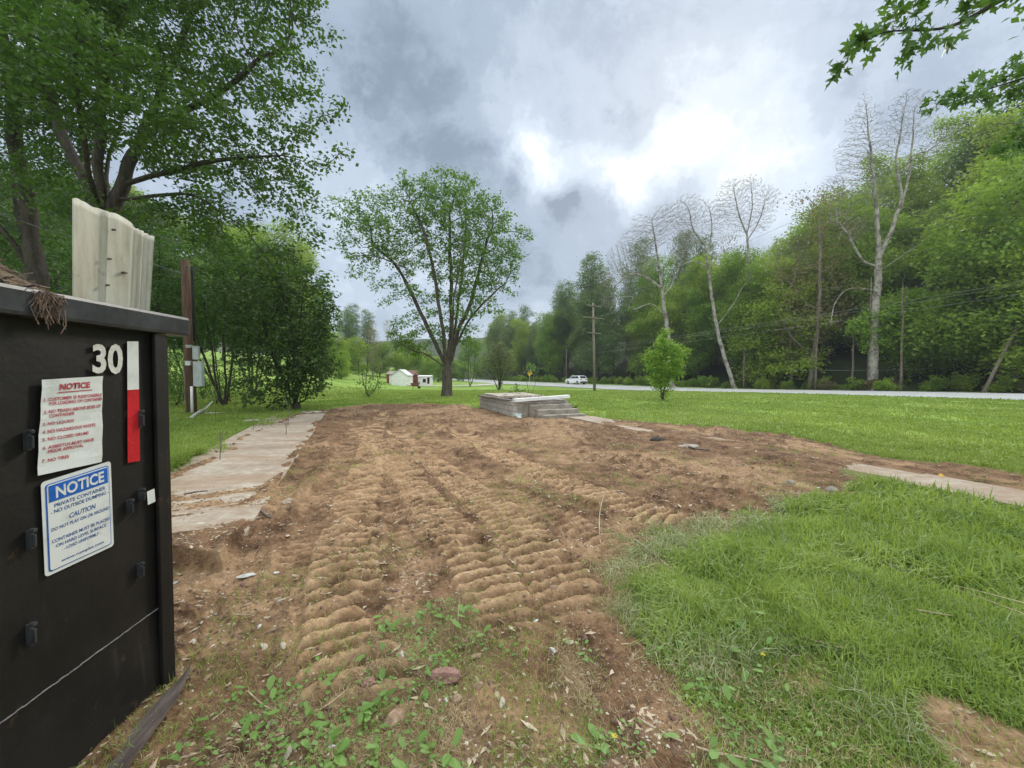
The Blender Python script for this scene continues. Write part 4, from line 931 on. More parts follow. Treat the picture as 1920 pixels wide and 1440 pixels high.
# tuft of roots hanging over the rail
mb = MB(); rg = random.Random(8); s0, z0 = W(92, 600, .05)
for i in range(60):
    x = s0+rg.gauss(0, .022); p = [Vector((x, -.04, TOP+.11)), Vector((x+rg.gauss(0, .01), .05+rg.uniform(0, .01), TOP+.10-rg.uniform(0, .02)))]
    for j in range(rg.randint(1, 5)): p.append(p[-1]+Vector((rg.gauss(0, .012), rg.gauss(0, .003), -rg.uniform(.012, .035))))
    mb.tube([toW(q_) for q_ in p], rg.uniform(.0008, .0022), 3, False)
tag(mb.build('root_tuft', worn('root', (.07, .045, .035), (.24, .165, .12), 30, .9)), 'brown tuft of roots hanging over the rim of the dumpster', 'roots')
# corrugated white sheet standing in the dumpster
m, t = mat('fibreglass'); co = t.node('ShaderNodeTexCoord').outputs['Object']
n = t.noise(t.node('ShaderNodeMapping', {'Vector': co, 'Scale': (3, 3, .5)}).outputs[0], 4, 6, .65); n2 = t.noise(co, 22, 5, .65)
c = t.mix(t.ss(n, .35, .7), (.47, .46, .385), (.30, .275, .205)); c = t.mix(t.math('MULTIPLY', t.ss(n2, .58, .72), .5), c, (.16, .14, .10))
surf(t, c, .6, n2, .2, .004, spec=.4)
e = thing('corrugated_sheet', 'dirty white corrugated sheet standing upright in the dumpster', 'sheet'); e.location = (CX, CY, 0); e.rotation_euler = (0, 0, DR)
sh = -.10; cl_ = [W(122, 372, sh), W(283, 448, sh), W(268, 600, sh), W(120, 600, sh)]
nu, nv = 60, 20; V = []
for j in range(nv+1):
    for i in range(nu+1):
        u = i/nu; v = j/nv; a_ = np.array(cl_[0])*(1-u)+np.array(cl_[1])*u; b_ = np.array(cl_[3])*(1-u)+np.array(cl_[2])*u; b_ = b_+np.array((0, -.15))
        topw = (.035*math.sin(math.pi*u)+.006*math.sin(u*14))*(1-v); p = a_*(1-v)+b_*v
        prof = (.012*math.exp(-((u-.42)/.02)**2)+.006*math.cos(u*math.pi*2*1.6+.3)+.007*math.exp(-((u-.7)/.03)**2))+(.012*math.cos((u-.78)*math.pi*2*16) if u > .78 else 0)+.05*(u-.5)**2*2
        V.append((p[0], sh+prof-.10*(1-v)*.0, p[1]+topw+.002*(math.sin(u*40)+math.sin(u*23)) if v < .02 else p[1]+topw))
k = nu+1; Fs = [(j*k+i, j*k+i+1, (j+1)*k+i+1, (j+1)*k+i) for j in range(nv) for i in range(nu)]
n = len(V); V2 = V+[(a_, b_-.003, c_) for a_, b_, c_ in V]; Fs2 = Fs+[tuple(n+i for i in f[::-1]) for f in Fs]
edge = [i for i in range(k)]+[j*k+nu for j in range(1, nv+1)]+[nv*k+i for i in range(nu-1, -1, -1)]+[j*k for j in range(nv-1, 0, -1)]
Fs2 += [(edge[i], n+edge[i], n+edge[(i+1) % len(edge)], edge[(i+1) % len(edge)]) for i in range(len(edge))]
MB().add(V2, Fs2).build('panel', m, e, smooth=True)
mb = MB()
for u, v in ((.44, .4), (.43, .66), (.47, .1), (.62, .5), (.64, .5)): 
    p = np.array(cl_[0])*(1-u)*(1-v)+np.array(cl_[1])*u*(1-v)+np.array(cl_[3])*(1-u)*v+np.array(cl_[2])*u*v; mb.tube([(p[0], sh+.01, p[1]), (p[0], sh+.024, p[1])], .005, 8)
mb.build('screw', WOODD, e)
# board lying against the dumpster's foot
e = thing('weathered_board', 'dark weathered board lying against the foot of the dumpster', 'board'); a = Vector((*g(352, 1278), .09)); b = Vector((*g(175, 1500), .05)); d = (b-a).normalized(); sdv = Vector((0, 0, 1)).cross(d).normalized(); mb = MB(); pr = random.Random(2)
n = 16; V = []
for i in range(n+1):
    tt = i/n; c = a.lerp(b, tt); w_ = .012+.045*min(1, tt*3.2)+pr.uniform(-.003, .003)
    for sx, zz_ in ((-1, .0), (1, -.05), (1, -.075), (-1, -.03)): V.append(tuple(c+sdv*(-sx)*w_+Vector((0, 0, zz_+pr.uniform(-.002, .002)))))
Fs = [(i*4+j, i*4+(j+1) % 4, i*4+4+(j+1) % 4, i*4+4+j) for i in range(n) for j in range(4)]+[(3, 2, 1, 0), (n*4, n*4+1, n*4+2, n*4+3)]
MB().add(V, Fs).build('plank', WOODD, e, bevel=.002)

# ------------------------------------------------------------------ porch with steps
po = (0.02, 14.1); pe = thing('concrete_porch', 'block porch foundation with three concrete steps left standing on the lot', 'porch', (*po, 0), math.atan2(Vv[1], Vv[0]))
# local x along the front (right), local y away from the viewer
BLK, t = mat('concrete_block'); co = t.node('ShaderNodeTexCoord').outputs['Object']
sp_ = t.node('ShaderNodeSeparateXYZ', {0: co}); uv = t.node('ShaderNodeCombineXYZ', {0: t.math('ADD', sp_.outputs[0], sp_.outputs[1]), 1: sp_.outputs[2], 2: 0.})
br = t.node('ShaderNodeTexBrick', {'Vector': uv.outputs[0], 'Scale': 1.0, 'Mortar Size': .012, 'Brick Width': .40, 'Row Height': .20, 'Color1': (.42, .40, .35, 1), 'Color2': (.36, .34, .30, 1), 'Mortar': (.18, .165, .14, 1)}, offset=.5)
n = t.noise(co, 4, 6, .65); surf(t, t.mix(t.math('MULTIPLY', t.ss(n, .45, .7), .5), br.outputs['Color'], (.22, .19, .15)), .95, br.outputs['Fac'], -.5, .01)
DW, DD = 2.35, 4.0; gz = -.10
mb = MB(); mb.box(0, .19, .0, DD, gz, .56); mb.build('block_wall', BLK, pe, bevel=.006)
MB().box(DW-.19, DW, .0, DD, gz, .56).build('block_wall', BLK, pe, bevel=.006)
MB().box(.192, DW-.192, DD-.19, DD-.001, gz, .56).build('block_wall', BLK, pe, bevel=.006)
MB().box(.192, DW-.192, .001, .19, gz, .50).build('front_wall', CONCD, pe, bevel=.006)
MB().box(.20, DW-.2, .2, DD-.2, gz, .38).build('earth_fill', heapm, pe)
mb = MB(); M = Matrix.Translation((.05, -.10, .545)) @ Matrix.Rotation(R(-2.4), 4, 'Y'); mb.box(0, 2.32, 0, .22, 0, .12, M); mb.build('front_lintel', WHITEP, pe, bevel=.01)
mb = MB(); M = Matrix.Translation((.15, 1.9, .565)) @ Matrix.Rotation(R(1), 4, 'X'); mb.box(0, 2.0, 0, 1.9, 0, .09, M); mb.build('broken_slab', CONC, pe, bevel=.012)
mb = MB(); M = Matrix.Translation((-.03, .3, .565)) @ Matrix.Rotation(R(3), 4, 'Z'); mb.box(0, .24, 0, 3.4, 0, .05, M); mb.build('sill_board', WOODD, pe, bevel=.01)
for i in range(3):
    z1 = .44-.16*i; MB().box(.62+.09*i-.0, 2.28+.10*i, -.12-.30*(i+1), -.10 if i == 0 else -.12-.30*i-.002, gz, z1).build('step', CONCD, pe, bevel=.012)
e = debris('porch_rubble', 70, lambda rg: tuple(Matrix.Translation((*po, 0)) @ Matrix.Rotation(math.atan2(Vv[1], Vv[0]), 4, 'Z') @ Vector((rg.uniform(.15, 2.1), rg.uniform(.2, 3.8), rg.uniform(.55, .70)))), STONEP, (.05, .25), (.02, .05), 9)
tag(e, 'broken concrete and brick bits on top of the porch', 'rubble', kind='stuff')

# ------------------------------------------------------------------ utility pole stub with meter boxes
b = gp(358, 15.4); ue = thing('utility_pole', 'short weathered wooden pole with grey electric meter boxes, left of the lot', 'utility pole', tuple(b))
hh_ = P(347, 488, 15.4)[2]-b[2]; lean = P(347, 488, 15.4)[0]-b[0]
MB().tube([(0, 0, -.2), (lean*.5, 0, hh_*.5), (lean, 0, hh_)], [.19, .165, .14], 16).build('pole', POLE2, ue, smooth=True)
def pxl(px, py, z=15.2): p = P(px, py, z)-b; return p
mb = MB(); p0, p1 = pxl(364, 640), pxl(360, 500); mb.tube([tuple(p0), tuple(p1)], .04, 8); mb.build('service_cable', DARKG, ue, smooth=True)
def bx(name, x0, x1, y0, y1, dep, matl, dz=15.1, lab=None):
    a_ = pxl(x0, y1, dz); c_ = pxl(x1, y0, dz); mb = MB(); mb.box(a_[0], c_[0], -.28-dep, -.28, a_[2], c_[2]); mb.box(a_[0]-.01, c_[0]+.01, -.29-dep, -.26, c_[2]+.002, c_[2]+.025); return mb.build(name, matl, ue, bevel=.008)
bx('breaker_box', 364, 374, 650, 674, .1, METALG); mb_ = bx('meter_box', 367, 382, 679, 724, .14, METALG)
bx('outlet_box', 349, 358, 678, 685, .08, WHITEP); bx('outlet_cover', 350, 359, 648, 652, .08, METALG)
mb = MB(); mb.tube([tuple(pxl(371, 724)+np.array((0, -.3, 0))), tuple(pxl(372, 772)+np.array((0, -.3, 0)))], .045, 10); mb.build('conduit', WHITEP, ue, smooth=True)
mb = MB(); mb.tube([tuple(pxl(355, 686)+np.array((0, -.3, 0))), tuple(pxl(358, 710)+np.array((0, -.3, 0))), tuple(pxl(359, 750)+np.array((0, -.3, 0))), tuple(pxl(363, 774)+np.array((0, -.3, 0)))], .02, 8); mb.build('conduit', TWIG, ue, smooth=True)
mb = MB(); pr = random.Random(6)
for i in range(7):
    p = [pxl(352, 505)+np.array((0, -.15, 0))]
    for j in range(5): p.append(p[-1]+np.array((pr.uniform(-.02, .18), pr.uniform(-.1, .1), pr.uniform(-.10, .06))))
    mb.tube([tuple(q_) for q_ in p], .008, 4, False)
mb.build('wire_ends', WIRE, ue)
def wire(label, p0, p1, sag=0, rad=.012, group=None, matl=WIRE):
    p0, p1 = np.array(p0), np.array(p1); mb = MB(); mb.tube([tuple(p0*(1-t_)+p1*t_-np.array((0, 0, sag*4*t_*(1-t_)))) for t_ in np.linspace(0, 1, 25)], rad, 5); o = mb.build('overhead_wire', matl, None, smooth=True); return tag(o, label, 'wire', group)
wire('loose service wire running from the short pole behind the white sheet', P(346, 515, 15.3), P(0, 402, 10), .0, .012)
# slabs and pipe at the pole's foot
def stone_mesh(rg, sx, sy, sz, jag=.22):
    bm = bmesh.new(); bmesh.ops.create_icosphere(bm, subdivisions=2, radius=1)
    for k_ in range(5):
        n_ = Vector((rg.gauss(0, 1), rg.gauss(0, 1), rg.gauss(0, 1))).normalized(); d_ = rg.uniform(.55, .85)
        for v in bm.verts:
            q_ = v.co.dot(n_)
            if q_ > d_: v.co -= n_*(q_-d_)
    for v in bm.verts: v.co = Vector((v.co.x*sx, v.co.y*sy, v.co.z*sz))*(1+rg.uniform(-jag, jag)*.35)
    return bm
def stone(name, label, px, py, sx, sy, sz, matl, rz_=0, seed=1, group=None, cat='stone', tilt=0, lift=.3):
    bm = stone_mesh(random.Random(seed), sx, sy, sz); me = bpy.data.meshes.new(name); bm.to_mesh(me); bm.free(); me.materials.append(matl); x, y = g(px, py); o = bpy.data.objects.new(name, me); C.objects.link(o); o.location = (x, y, Hs(x, y)+sz*lift); o.rotation_euler = (tilt, 0, rz_); return tag(o, label, cat, group)
stone('rock', 'brownish red layered rock on the soil edge, bottom centre', 832, 1268, .10, .055, .045, STONER, .2, 1)
stone('rock', 'tan wedge-shaped rock in the weeds, bottom centre', 740, 1343, .060, .045, .04, STONE, 1.2, 2, tilt=.5)
stone('rock', 'small grey-brown rock right of the layered rock', 897, 1285, .03, .022, .02, STONE, .5, 3)
stone('rock', 'brown rock half hidden in the weeds below the layered rock', 856, 1308, .03, .028, .022, STONE, .5, 4)
stone('rock', 'pointed reddish chunk of clay on the ridge, lower left', 690, 1285, .05, .03, .02, STONER, .8, 5)
stone('rock', 'small cream pebble on the tread marks', 694, 1241, .02, .016, .014, STONEP, .8, 6)
stone('rubble_piece', 'flat white broken piece on the dark soil left of the tread marks', 464, 1085, .075, .03, .012, SCRAP, .5, 7, cat='rubble')
stone('rubble_piece', 'small white broken piece beside the larger flat one', 516, 1072, .035, .02, .012, SCRAP, .2, 8, cat='rubble')
stone('rock', 'tan rounded stone near the slab edge', 538, 940, .06, .05, .05, STONEP, .2, 9)
stone('rock', 'large dark clod by the slab end near the porch walk', 1234, 825, .22, .14, .08, BARKD, .2, 10)
stone('rubble_piece', 'long tan slab fragment on the dirt by the left grass', 372, 990, .10, .03, .015, STONEP, .4, 12, cat='rubble')
stone('rock', 'reddish brown stone on the soil beside the weeds', 640, 1225-90, .04, .03, .02, STONER, .4, 13)
for i, (px, py, s_, lab) in enumerate([(395, 775, .45, 'broken concrete slab piece at the foot of the short utility pole'), (470, 790, .35, 'pale slab scrap in the sunken soil left of the lot'), (590, 772, .6, 'flat dirty slab piece at the far left corner of the bare soil'), (1290, 838, .3, 'brown lump beside the old walk'), (1560, 920, .12, 'dark plank stub beside the grass, right'), (1480, 905, .1, 'thin slab chip on the soil right of the tracks')]):
    stone('slab_fragment', lab, px, py, s_, s_*.5, .05, CONC if i < 3 else CONCD, .38, 60+i, cat='rubble')
# loose small stones as individuals, crumbs as stuff
rp = random.Random(12); protos = []
for i in range(8):
    bm = stone_mesh(random.Random(200+i), 1, rp.uniform(.5, .9), rp.uniform(.3, .55), .3); me = bpy.data.meshes.new('stone'); bm.to_mesh(me); bm.free(); me.materials.append([STONE, STONEP, STONER, SCRAP][i % 4]); protos.append(me)
lab4 = ['small tan stone lying loose on the bare soil', 'small pale stone lying loose on the bare soil', 'small reddish stone lying loose on the bare soil', 'small whitish chip lying loose on the bare soil']
cnt = 0
while cnt < 150:
    py = 1430-640*rp.random()**.8; px = rp.uniform(300, 1700); x, y = g(px, py)
    nn_ = near(np.array([x]), np.array([y]))
    if nn_[2][0] < .6 or nn_[6][0] > .5: continue
    k_ = rp.choice((0, 0, 1, 1, 2, 2, 2, 3)); o = bpy.data.objects.new('stone', protos[k_ if rp.random() < .5 else k_+4]); C.objects.link(o); s_ = rp.uniform(.008, .022)*(1+y*.12); o.scale = (s_*1.3, s_, s_); o.location = (x, y, float(nn_[0][0])+s_*.15); o.rotation_euler = (rp.uniform(-.3, .3), rp.uniform(-.3, .3), rp.uniform(0, 6.3))
    tag(o, lab4[k_ % 4], 'stone', ['tan stones on the soil', 'pale stones on the soil', 'reddish stones on the soil', 'whitish chips on the soil'][k_ % 4]); cnt += 1
def crumbs(name, n, size, matl, seed, label, zone='soil', flat=.6, pal=None, elong=1.5):
    rg = np.random.default_rng(seed); X_, Y_ = [], []
    while len(X_) < n:
        m_ = n*3; ang = rg.uniform(-56, 56, m_)*math.pi/180; r_ = np.exp(rg.uniform(math.log(1.3), math.log(20), m_)); x = np.sin(ang)*r_; y = np.cos(ang)*r_; nn_ = near(x, y); keep = nn_[2] > .6
        keep &= rg.random(m_) < (.25+sst(fbm(x, y, .9, 3, 26), .40, .62)+nn_[5]*.5)*(1-.6*nn_[8])
        X_ += list(x[keep]); Y_ += list(y[keep])
    x = np.array(X_[:n]); y = np.array(Y_[:n]); z = H(x, y); r_ = np.hypot(x, y)
    base = np.array([(1, 0, 0), (-1, 0, 0), (0, 1, 0), (0, -1, 0), (0, 0, 1), (0, 0, -1)], float); s_ = size*rg.uniform(.4, 1.5, n)*(1+r_*.11)
    a_ = rg.uniform(0, 6.28, n); V = base[None]*rg.uniform(.6, 1.2, (n, 6, 1))*s_[:, None, None]; V[:, :, 2] *= flat; V[:, :, 0] *= elong
    xr = V[:, :, 0]*np.cos(a_)[:, None]-V[:, :, 1]*np.sin(a_)[:, None]; yr = V[:, :, 0]*np.sin(a_)[:, None]+V[:, :, 1]*np.cos(a_)[:, None]
    V = np.stack([xr+x[:, None], yr+y[:, None], V[:, :, 2]+z[:, None]+s_[:, None]*.1], -1).reshape(-1, 3)
    f = np.array([(0, 2, 4), (2, 1, 4), (1, 3, 4), (3, 0, 4), (2, 0, 5), (1, 2, 5), (3, 1, 5), (0, 3, 5)]); Fs = (f[None]+(np.arange(n)*6)[:, None, None]).reshape(-1, 3)
    return tag(np_mesh(name, V, Fs, matl, attrs={'rnd': ('FACE', np.repeat(rg.random(n), 8))}), label, 'debris', kind='stuff')
CLODM = worn('clod', (.115, .07, .045), (.25, .165, .11), 12, .95, .8, .01)
crumbs('soil_crumbs', 15000, .008, CLODM, 1, 'loose brown crumbs of soil over the bare lot')
crumbs('gravel', 3500, .0055, STONEP, 2, 'fine pale gravel and chips over the bare lot', flat=.5)
crumbs('wood_chips', 2200, .008, STICK, 3, 'tan wood chips and straw bits over the bare lot', flat=.15, elong=3.5)

# sticks
def stick(name, label, pts, rad, matl=STICK, cat='stick', lift=.015, group=None):
    P3 = []
    for q_ in pts: x, y = g(q_[0], q_[1]); P3.append((x, y, Hs(x, y)+lift+(q_[2] if len(q_) > 2 else 0)))
    P3 = spline(P3, 6); mb = MB(); n = len(P3); mb.tube([tuple(p) for p in P3], [rad*(1-.6*i/n) for i in range(n)], 6); return tag(mb.build(name, matl, None, smooth=True), label, cat, group)
stick('stick', 'long pale stick curving across the bottom edge, right of centre', [(1195, 1358), (1260, 1400), (1330, 1420), (1400, 1428), (1470, 1448)], .0065)
stick('stick', 'thin curved root lying by the weeds, lower left', [(465, 1300), (500, 1330), (560, 1338), (610, 1332), (650, 1305)], .0045)
stick('stick', 'pale bent twig sticking up from the soil in the middle', [(1126, 1018), (1124, 998), (1125, 975, .08), (1135, 950, .2), (1146, 960, .30)], .007)
stick('stick', 'slender branch lying at the grass edge, right of the tread marks', [(1190, 1015), (1220, 1038), (1255, 1068), (1290, 1090)], .008)
stick('stick', 'long thin twig across the grass, right', [(1590, 1048), (1650, 1075), (1740, 1112)], .005, WOODD, lift=.09)
stick('stick', 'pale stalk lying on the grass near the right edge', [(1920, 1155), (1860, 1140), (1790, 1125)], .005, lift=.10)
stick('stick', 'pale stalk crossing below another at the right edge', [(1925, 1180), (1850, 1150), (1785, 1128)], .005, lift=.09)
stick('stick', 'short pale stalk on the grass, right', [(1715, 1178), (1760, 1186), (1790, 1190)], .006, lift=.08)
stick('stick', 'bleached stalk lying in the thin grass above the brown patch', [(1510, 1222), (1560, 1240), (1610, 1248)], .004, lift=.05)
stick('stick', 'dark crooked branch on the soil beyond the tracks', [(1280, 833), (1295, 842), (1310, 846), (1330, 846)], .03, WOODD)
stick('stick', 'dry stick on the tread marks, bottom centre', [(900, 1130), (925, 1150), (945, 1175)], .008)
stick('stick', 'thin stalk leaning upright, bottom centre', [(858, 1178), (860, 1165, .05), (862, 1150, .08)], .003)
stick('stick', 'dark slat on the dirty slab beside the dumpster', [(345, 935), (370, 930), (390, 928)], .012, WOODD)
stick('stick', 'broken stick at the slab edge', [(490, 965), (505, 972), (520, 978)], .014, WOODD)
stick('stick', 'thin straw on the soil at the lower left', [(440, 1160), (460, 1157), (480, 1156)], .004)
stick('drain_pipe', 'pale crumpled pipe beside the foot of the short utility pole', [(358, 784), (372, 778, .08), (385, 772, .15), (398, 766, .3)], .07, SCRAP, 'pipe')
for i, (px, py, hh_, lab) in enumerate([(404, 792, 1.5, 'tall dry weed stem left of the slab'), (540, 800, 1.0, 'branching dead weed stem at the far slab corner'), (536, 818, .5, 'short dead stem on the slab'), (412, 865, .6, 'dark dead stem by the near slab grass'), (475, 808, .5, 'thin dead stem in the middle of the slab')]):
    x, y = g(px, py); z = Hs(x, y); mb = MB(); pr = random.Random(i+30); top = (x+pr.uniform(-.1, .1), y, z+hh_); mb.tube([(x, y, z), (x+.02, y, z+hh_*.5), top], [.009, .006, .003], 5)
    for j in range(4): zz_ = z+hh_*pr.uniform(.35, .8); a_ = pr.uniform(-1, 1); mb.tube([(x+.01, y, zz_), (x+a_*.15, y+pr.uniform(-.1, .1), zz_+.18)], [.004, .002], 4)
    tag(mb.build('weed_stem', WOODD), lab, 'dead weed')
# teal litter by the porch
def crumple(name, label, px, py, s_, matl, seed, cat='litter'):
    bm = stone_mesh(random.Random(seed), s_, s_*.6, s_*.7, .9); me = bpy.data.meshes.new(name); bm.to_mesh(me); bm.free(); me.materials.append(matl); x, y = g(px, py); o = bpy.data.objects.new(name, me); C.objects.link(o); o.location = (x, y, Hs(x, y)+s_*.4); return tag(o, label, cat)
crumple('crumpled_bag', 'crumpled pale teal bag at the corner of the porch steps', 972, 782, .14, worn('teal_plastic', (.30, .50, .48), (.75, .80, .78), 9, .5), 3)
crumple('crumpled_paper', 'yellow wrapper on the walk at the right edge', 1765, 900, .07, worn('yellow_paper', (.50, .30, .06), (.6, .4, .1), 9, .6), 4)

# ------------------------------------------------------------------ roadside poles, wires, sign
def xpole(label, px, z, pytop, arms, lean=0, r=.15):
    b = gp(px, z); top = P(px+lean, pytop, z); e = thing('utility_pole', label, 'utility pole', tuple(b)); d = top-b
    MB().tube([(0, 0, -.2), tuple(d*.5), tuple(d)], [r, r*.85, r*.65], 12).build('pole', POLE, e, smooth=True)
    av = np.array((.82, .57, 0))
    for f, w_, ins in arms:
        c = d*f; mb = MB(); an = math.atan2(av[1], av[0]); M = Matrix.Translation(tuple(c)) @ Matrix.Rotation(an, 4, 'Z'); mb.box(-w_*.5, w_*.5, -.18, -.07, -.05, .06, M); arm = mb.build('crossarm', POLE, e, bevel=.01)
        for q_ in ins: mb = MB(); p = M @ Vector((q_*w_*.5, -.12, .06)); mb.tube([tuple(p), tuple(p+Vector((0, 0, .08))), tuple(p+Vector((0, 0, .12))), tuple(p+Vector((0, 0, .3)))], [.03, .04, .07, .03], 8); mb.build('insulator', DARKG, arm)
    return b, d
b1, d1 = xpole('tall wooden pole with two crossarms on the near side of the road', 1115, 41.6, 568, [(.965, 2.2, (-.9,)), (.83, 3.2, (-.95, .95)), (.66, 2.0, ())], -3)
b2, d2 = xpole('thin pale pole on the far side of the road behind the white car', 1062, 92, 655, [(.95, 1.6, (-.8, .8))], 0, .14)
xpole('lone distant pole at the road bend', 1005, 150, 672, [(.95, 1.6, ())], 0, .14)
GR = 'power lines along the wood'
pw = [((1920, 527, 30), (1115, 651, 41.6), (1062, 657, 92), (850, 680, 190)), ((1920, 533, 30), (1115, 655, 41.6), (1062, 660, 92), (850, 683, 190)), ((1920, 550, 30), (1115, 662, 41.6), (1062, 666, 92), (850, 686, 190))]
for i, pp in enumerate(pw):
    pts = [P(*p_) for p_ in pp]; ext = pts[0]+(pts[0]-pts[1])*1.2; pts = [ext]+pts; mb = MB(); path_ = []
    for a_, c_ in zip(pts[:-1], pts[1:]):
        L_ = np.linalg.norm(c_-a_)
        for t_ in np.linspace(0, 1, 16)[:-1]: path_.append(tuple(a_*(1-t_)+c_*t_-np.array((0, 0, L_*.006*4*t_*(1-t_)))))
    path_.append(tuple(pts[-1])); mb.tube(path_, .010, 5); tag(mb.build('power_line', WIRE, None, smooth=True), ['topmost of the three pale power lines crossing in front of the wood', 'middle one of the three pale power lines crossing in front of the wood', 'lowest of the three pale power lines crossing in front of the wood'][i], 'wire', GR)
wire('single thin wire high in the sky, upper right', P(1990, 175, 32), P(1115, 575, 41.6), .5, .012)
wire('thin wire crossing the leafy trees at the right edge', P(1960, 375, 34), P(1640, 440, 43), .3, .012)
lp = gp(1842, 34.4); e = thing('leaning_pole', 'leaning wooden pole propped in the shrubs at the right edge', 'pole', tuple(lp)); MB().tube([(0, 0, -.2), tuple(P(1910, 606, 34)-lp)], [.14, .11], 10).build('pole', POLE, e, smooth=True)
wire('guy wire low across the dark wood, behind the shrubs', P(1480, 694, 44), P(1960, 684, 38), .2, .015)
sg_ = gp(993, 60); e = thing('road_sign', 'yellow diamond road sign on a thin post by the road', 'sign', tuple(sg_)); hh_ = P(993, 700, 60)[2]-sg_[2]
MB().tube([(0, 0, -.1), (0, 0, hh_+.4)], .035, 8).build('post', METALG, e)
mb = MB(); s_ = .42; mb.add([(0, -.05, hh_-s_), (s_, -.05, hh_), (0, -.05, hh_+s_), (-s_, -.05, hh_), (0, -.03, hh_-s_), (s_, -.03, hh_), (0, -.03, hh_+s_), (-s_, -.03, hh_)], [(0, 1, 2, 3), (7, 6, 5, 4), (0, 4, 5, 1), (1, 5, 6, 2), (2, 6, 7, 3), (3, 7, 4, 0)]); mb.build('sign_plate', worn('sign_yellow', (.70, .38, .02), (.78, .45, .03), 3, .5), e)
bushy('young_tree', 'thin sapling with a small tuft of leaves beyond the porch', 997, 24, [(994, 686, 5), (999, 692, 5), (992, 697, 4)], L_MID, 2, .02, 60, .12, 5, 51, None, BARK, .12, step=.1, rleaf=.007)
# shrubs around the porch
bushy('shrub', 'dark leafy shrub at the right end of the porch steps', 1062, 16, [(1058, 757, 9), (1070, 765, 9, 0, 6), (1052, 748, 6), (1078, 768, 6, 0, 5)], L_DARK, 4, .02, 60, .09, 5, 52, None, BARKD, .12, 'shrub', step=.08, rleaf=.007, spread=.06)
bushy('shrub', 'sprawling twiggy shrub behind the porch', 972, 21, [(968, 728, 10), (980, 734, 10, 0, 6), (958, 735, 8, 0, 5)], L_DARK, 4, .02, 18, .09, 3, 53, None, BARKD, .15, 'shrub', step=.1, rleaf=.007, spread=.08)

# ------------------------------------------------------------------ sheds
def shed(name, label, px0, px1, z, hw_, roofh, wallm, roofm, ridge='y', depth=3.0, door=None, cat='shed'):
    x0 = (px0-960)/F*z; x1 = (px1-960)/F*z; gz = Hs((x0+x1)/2, z)-.05; e = thing(name, label, cat, ((x0+x1)/2, z, gz)); w_ = (x1-x0)/2
    if ridge == 'y':
        mb = MB(); mb.add([(-w_, 0, 0), (w_, 0, 0), (w_, 0, hw_), (0, 0, hw_+roofh), (-w_, 0, hw_), (-w_, depth, 0), (w_, depth, 0), (w_, depth, hw_), (0, depth, hw_+roofh), (-w_, depth, hw_)], [(0, 1, 2, 3, 4), (9, 8, 7, 6, 5), (0, 5, 6, 1), (1, 6, 7, 2), (0, 4, 9, 5), (4, 3, 8, 9), (3, 2, 7, 8)]); mb.build('wall', wallm, e)
        l_ = math.hypot(w_, roofh); a_ = math.atan2(roofh, w_)
        for s_ in (-1, 1): M = Matrix.Translation((0, 0, hw_+roofh+.015)) @ Matrix.Scale(s_, 4, (1, 0, 0)) @ Matrix.Rotation(a_, 4, 'Y'); mb = MB(); mb.box(0, l_+.12, -.1, depth+.1, 0, .05, M); mb.build('roof', roofm, e)
    else:
        mb = MB(); mb.box(-w_, w_, 0, depth, 0, hw_); mb.build('wall', wallm, e); mb = MB(); mb.add([(-w_-.15, -.2, hw_-.05), (w_+.15, -.2, hw_-.05), (w_+.15, depth*.5, hw_+roofh), (-w_-.15, depth*.5, hw_+roofh), (-w_-.15, depth+.2, hw_-.05), (w_+.15, depth+.2, hw_-.05)], [(0, 1, 2, 3), (3, 2, 5, 4), (0, 3, 4), (1, 5, 2), (0, 4, 5, 1)]); mb.build('roof', roofm, e)
    return e, w_
e, w_ = shed('shed', 'small white gabled shed at the edge of the lawn', 734, 764, 57, 1.55, .85, WHITEP, METALG)
e2, w2 = shed('shed', 'low red shed with a grey roof behind the white shed', 725, 742, 61, 1.55, .5, REDP, CONCD, 'x', 3)
MB().box(-.3, .35, -.04, -.003, .02, 1.35).build('door', WHITEP, e2)
e3, w3 = shed('shed', 'brown-roofed outbuilding behind the right of the white shed', 752, 774, 62, 1.6, .75, REDP, BRROOF, 'x', 4)
e4, w4 = shed('trailer', 'low white utility building beside the tall maple trunk', 784, 806, 63, 1.55, .12, WHITEP, WHITEP, 'x', 2.4, cat='outbuilding')
MB().box(-.2, .3, -.04, -.003, .5, 1.1).build('window', DARKG, e4)
MB().box(w4*.55, w4*.95, -.04, -.003, .3, 1.3).build('window', DARKG, e4)
e = thing('wheelbarrow', 'tipped rusty wheelbarrow on the lawn right of the white shed', 'wheelbarrow', tuple(gp(778, 50)), .5)
RUST = worn('rust', (.12, .055, .035), (.24, .13, .08), 8, .8)
MB().add([(-.4, -.3, .35), (.4, -.3, .35), (.55, -.42, .85), (-.5, -.42, .75), (-.4, .3, .35), (.4, .3, .35), (.55, .42, .85), (-.5, .42, .75)], [(0, 1, 2, 3), (7, 6, 5, 4), (0, 4, 5, 1), (1, 5, 6, 2), (3, 7, 4, 0)]).build('tray', RUST, e)
mb = MB(); mb.tube([(.55, 0, .2), (.55, .08, .2)], .2, 16); mb.build('wheel', DARKG, e)
for s_ in (-.25, .25): MB().tube([(.6, s_*.3, .25), (-.2, s_, .35), (-1.1, s_, .55)], .025, 6).build('handle', STICK, e); MB().tube([(-.2, s_, .35), (-.3, s_, .0)], .025, 6).build('leg', RUST, e)

